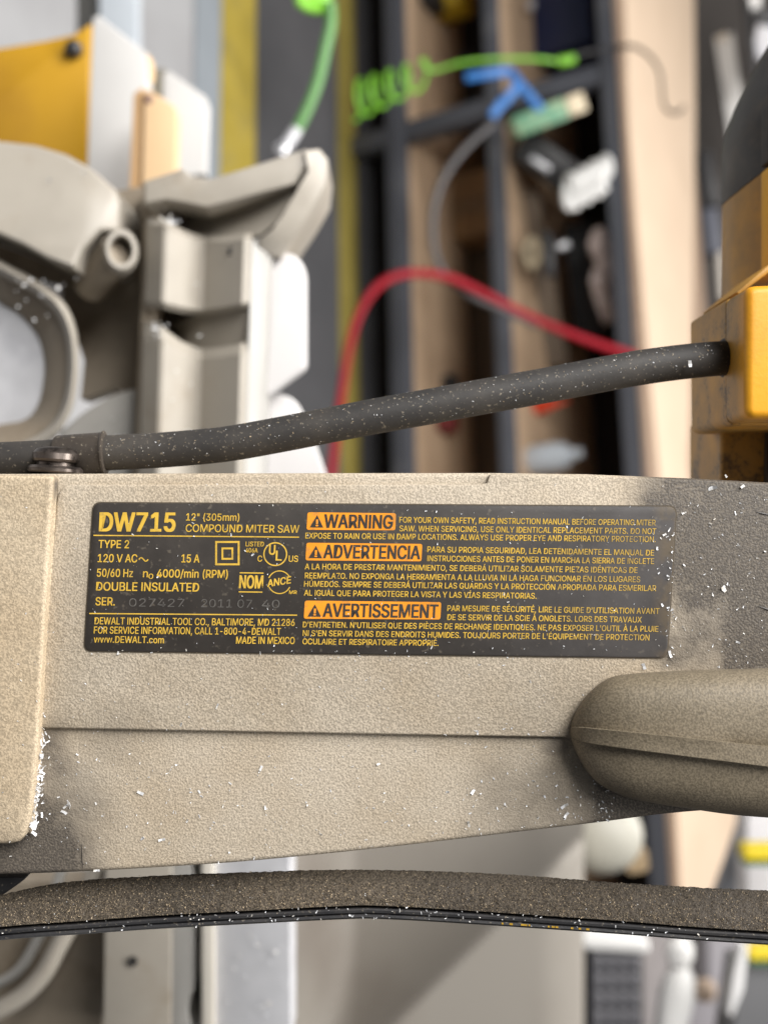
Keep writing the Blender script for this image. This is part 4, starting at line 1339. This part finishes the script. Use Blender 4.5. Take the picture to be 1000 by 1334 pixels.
part_prism('wood_edge', [(186, 66), (196, 74), (197, 92), (188, 120)], .742, .012, M_wood, wb, .0008)
wb2 = thing('laminate_offcut', 'shorter white laminate offcut with a slanted top behind the pine block', 'board', W(S(245, 230, .78)))
part_prism('face', [(210, 250), (212, 96), (220, 92), (268, 126), (271, 134), (268, 226), (232, 230)], .78, .012, M_mel, wb2, .0008)
pb = thing('pine_block', 'small raw pine block with a knot between two white boards', 'wood block', W(S(200, 240, .70)))
part_prism('block', [(184, 260), (188, 118), (194, 116), (228, 138), (231, 148), (228, 260)], .70, .012, M_wood, pb, .001)
part_prism('side', [(168, 260), (174, 122), (186, 113), (188, 118), (184, 260)], .703, .012, M_woodd, pb, .0006)
vs, fs = lathe_data([(.0026, 0), (.0018, .0004), (.0003, .0005)], S(194, 129, .6998), (0, 0, 1), 14)
emit('knot', [W(v) for v in vs], fs, plain('knot_brown', (.22, .13, .10), .6), pb)
single('dark_gap_strip', (lambda q: ([W(v) for v in q[0]], q[1]))(prism_data([(196, 90), (214, 88), (214, 128), (200, 122)], .86, .03, .001)), plain('strip_olive', (.16, .15, .12), .6), 'short dark strip between the two white boards', 'strip')
two_part('metal_channel', 'pale blue grey metal channel standing behind the white board', 'metal channel', W(S(155, 60, 1.6)),
         [('web', tuple(([W(v) for v in q[0]], q[1]) for q in [prism_data([(131, -120), (180, -120), (180, 80), (128, 80)], 1.6, .02, .002)])[0], plain('channel_blue', (.50, .54, .58), .4, .04)),
          ('flange', tuple(([W(v) for v in q[0]], q[1]) for q in [prism_data([(101, -120), (130, -120), (127, 80), (99, 80)], 1.62, .02, .002)])[0], plain('channel_dark', (.07, .068, .062), .5, .1))])

# ------------------------------------------------------------------ things beyond the bench top (upper right)
two_part('white_post', 'narrow white post standing behind the workbench', 'post', W(S(950, 100, 3.9)),
         [('front', slab_px((942, 45), (962, 185), 3.9, 3.9, 24, .05), M_white), ('cap', slab_px((937, 50), (948, 46), 3.89, 3.89, 10, .04), plain('post_cream', (.66, .58, .48), .5))])
sg = thing('parts_rack', 'black and white parts rack behind the yellow motor', 'rack', W(S(985, 60, 3.8)))
for nm, a, b, w, m in (('upright', (963, -60), (985, 130), 12, M_black), ('panel', (974, 4), (990, 4), 20, M_white), ('panel', (982, 55), (1010, 58), 42, plain('rack_grey', (.55, .55, .58), .5)), ('panel', (984, 30), (1040, 22), 34, M_black), ('panel', (990, 92), (1010, 94), 30, plain('rack_pale', (.62, .60, .60), .5)), ('panel', (998, 20), (1040, 14), 14, M_white)):
    vs, fs = slab_px(a, b, 3.8, 3.8, w, .03)
    emit(nm, vs, fs, m, sg, 30)
for p0, p1, w, m, nm, lb, ct in (((914, 195), (926, 270), 24, M_black, 'black_crate', 'black crate just beyond the pale plywood sheet', 'crate'), ((923, 270), (930, 330), 22, plain('slate_crate_blue', (.10, .105, .13), .5), 'slate_crate', 'slate grey crate beside the black crate behind the bench', 'crate'), ((936, 325), (940, 390), 10, plain('pale_tube_cream', (.55, .50, .44), .5), 'pale_tube', 'short pale tube between the bench and the yellow motor', 'tube')):
    single(nm, slab_px(p0, p1, 3.75, 3.75, w, .10, .01), m, lb, ct)

# ------------------------------------------------------------------ clutter below the saw arm
def gp(pts, d, th, bevel=.003):
    q = prism_data(pts, d, th, bevel)
    return [W(v) for v in q[0]], q[1]
# big grey cabinet side with a folded flank
M_cab = plain('grey_cabinet', (.25, .228, .198), .7, .06, 5, c2=(.20, .174, .148), cover=(.45, .75), dscale=4)
cab = thing('dust_bag', 'large smooth grey cloth dust bag hanging behind the saw table', 'dust bag', W(S(560, 1300, 1.2)))
def bag():
    V, Fc = [], []
    nx, ny = 60, 60
    for j in range(ny + 1):
        for i in range(nx + 1):
            x = 330 + 430 * i / nx; y = 1010 + 420 * j / ny
            fold = (x - (655 - (y - 1195) * 1.02)) / 40.0       # diagonal crease
            h = 0.0
            if fold < 0:
                sm = max(0, min(1, (x - 345) / 120)); sm = sm * sm * (3 - 2 * sm)
                h = -.17 * (1 - math.exp(fold * .35)) * sm - .02 * (1 - sm)
            else: h = -.030 * fold * .25
            edge = max(0, (x - 700) / 60)
            h -= .02 * edge ** 2
            V.append(S(x, y, 1.2 - h - .0))
    for j in range(ny):
        for i in range(nx):
            a = j * (nx + 1) + i
            Fc.append([a, a + 1, a + nx + 2, a + nx + 1])
    n = len(V)
    corner = [0, nx, (ny + 1) * (nx + 1) - 1, ny * (nx + 1)]
    bk = [S(330 + 430 * (i in (1, 2)), 1010 + 420 * (i in (2, 3)), 1.40) for i in range(4)]
    V += bk
    rim = [list(range(0, nx + 1)), [nx + j * (nx + 1) for j in range(ny + 1)], [ny * (nx + 1) + i for i in range(nx, -1, -1)], [j * (nx + 1) for j in range(ny, -1, -1)]]
    for s, r in enumerate(rim):
        Fc.append(r + [n + (s + 1) % 4, n + s])
    Fc.append([n, n + 1, n + 2, n + 3])
    return [W(v) for v in V], Fc
vs, fs = bag()
emit('bag_cloth', vs, fs, M_cab, cab, 60)
bm = bmesh.new(); bmesh.ops.create_uvsphere(bm, u_segments=28, v_segments=16, radius=1)
for v in bm.verts: v.co = S(785, 1088, 1.35) + Vector((v.co.x * 52 * K * 1.35, v.co.y * 50 * K * 1.35, v.co.z * .03))
vs, fs = from_bm(bm)
single('round_lid', ([W(v) for v in vs], fs), plain('lid_cream', (.36, .345, .295), .5, .05), 'round cream lid behind the saw arm beside the bench post', 'lid')
single('tan_knob', gp(rounded([(818, 1108), (842, 1104), (846, 1136), (816, 1140)], 8, 4), 1.8, .03), plain('knob_tan', (.36, .26, .15), .6, .1), 'small tan block under the round cream lid', 'block')
# ribbed dark tray stack with a white lid
tr = thing('parts_bin', 'dark ribbed plastic bin with a white rim below the guard bar', 'bin', W(S(790, 1330, 1.7)))
vs, fs = gp([(742, 1236), (772, 1240), (772, 1380), (738, 1380)], 1.74, .2); emit('side', vs, fs, M_black, tr)
M_bin = plain('bin_grey', (.13, .128, .138), .5, .12, 20)
for k in range(4):
    x0 = 773 + k * 15.5
    for j in range(5):
        vs, fs = gp([(x0, 1243 + j * 24), (x0 + 14.4, 1244 + j * 24), (x0 + 14.4, 1266.5 + j * 24), (x0, 1265.5 + j * 24)], 1.70, .06, .006)
        emit('rib', vs, fs, M_bin, tr)
vs, fs = gp([(772, 1240), (836, 1242), (836, 1380), (772, 1380)], 1.735, .2); emit('bin_body', vs, fs, M_black, tr)
vs, fs = gp(rounded([(756, 1217), (845, 1224), (847, 1243), (760, 1238)], 8, 4), 1.69, .2, .005); emit('rim', vs, fs, M_white, tr)
def gb(name, pts, d, th, c, label, cat, group=None, bevel=.004):
    return single(name, gp(pts, d, th, bevel), plain(name + '_paint', c, .5, .06, 12), label, cat, group)
gb('pinkish_sheet', [(836, 1215), (882, 1215), (880, 1380), (838, 1380)], 2.0, .03, (.58, .53, .52), 'pale pinkish panel beside the dark ribbed bin', 'panel')
gb('upright_strip', [(880, 1190), (900, 1190), (896, 1290), (882, 1290)], 1.98, .03, (.72, .68, .68), 'thin white upright strip beside the pale pinkish panel', 'strip')
gb('grey_screen', [(897, 1196), (990, 1196), (990, 1380), (880, 1380), (880, 1300)], 2.1, .03, (.36, .34, .36), 'mid grey panel behind the bright white bottle', 'panel')
gb('dark_upright', [(907, 1190), (924, 1190), (925, 1300), (908, 1300)], 2.05, .03, (.13, .12, .125), 'dark upright bar on the mid grey panel', 'bar')
gb('grey_flap', [(968, 1060), (976, 1100), (972, 1180), (926, 1180), (948, 1120)], 1.9, .02, (.33, .34, .37), 'slanted grey flap covering the end of the plywood sheet', 'flap')
gb('white_strip', [(966, 1230), (974, 1232), (968, 1290), (954, 1326), (948, 1322), (956, 1270)], 1.6, .02, (.78, .77, .76), 'slanted white slat beside the yellow and green bar', 'slat')
gb('slate_block', [(966, 1262), (1060, 1262), (1060, 1390), (948, 1390)], 1.65, .08, (.15, .15, .155), 'slate grey block below the yellow and green bar', 'block')
gb('white_crate', [(972, 1052), (1060, 1052), (1060, 1180), (972, 1180)], 1.75, .05, (.68, .66, .67), 'white crate behind the yellow bar with a green underside', 'crate')
for (x0, y0, x1, y1, d, lb) in ((969, 1104, 1060, 1122, 1.6, 'bright yellow bar with a green underside above the guard bar'), (976, 1237, 1060, 1252, 1.62, 'deeper yellow bar with a green underside below the guard bar')):
    t = thing('painted_bar', lb, 'bar', W(S(x0, y0, d)), 'yellow and green painted bars')
    vs, fs = gp(rounded([(x0, y0), (x1, y0), (x1, y1), (x0, y1)], [5, 0, 0, 5], 4), d, .03); emit('yellow_face', vs, fs, plain('bar_yellow', (.72, .55, .02), .45, .05), t)
    vs, fs = gp([(x0 + 3, y1 + .5), (x1, y1 + .5), (x1, y1 + 8), (x0 + 3, y1 + 7)], d + .004, .03); emit('green_face', vs, fs, plain('bar_green', (.06, .16, .07), .5, .1), t)
bt2 = thing('spray_bottle', 'bright white spray bottle in front of the grey panels', 'bottle', W(S(878, 1330, 1.7)))
bz = S(872, 1345, 1.72)
vs, fs = lathe_data([(.020, 0), (.022, .01), (.024, .05), (.020, .078), (.010, .09)], bz, (.18, 1, 0), 24)
emit('bottle', [W(v) for v in vs], fs, M_white, bt2)
vs, fs = lathe_data([(.009, .089), (.016, .094), (.019, .105), (.017, .12), (.008, .128), (.001, .129)], bz, (.12, 1, 0), 24)
emit('cap', [W(v) for v in vs], fs, M_white, bt2)
vs, fs = lathe_data([(.012, 0), (.015, .008), (.015, .018), (.010, .026), (.001, .028)], S(918, 1302, 1.75), (0, 1, 0), 20)
single('cork_stopper', ([W(v) for v in vs], fs), plain('cork_tan', (.55, .42, .32), .7, .1), 'small tan cork stopper right beside the white spray bottle', 'stopper')
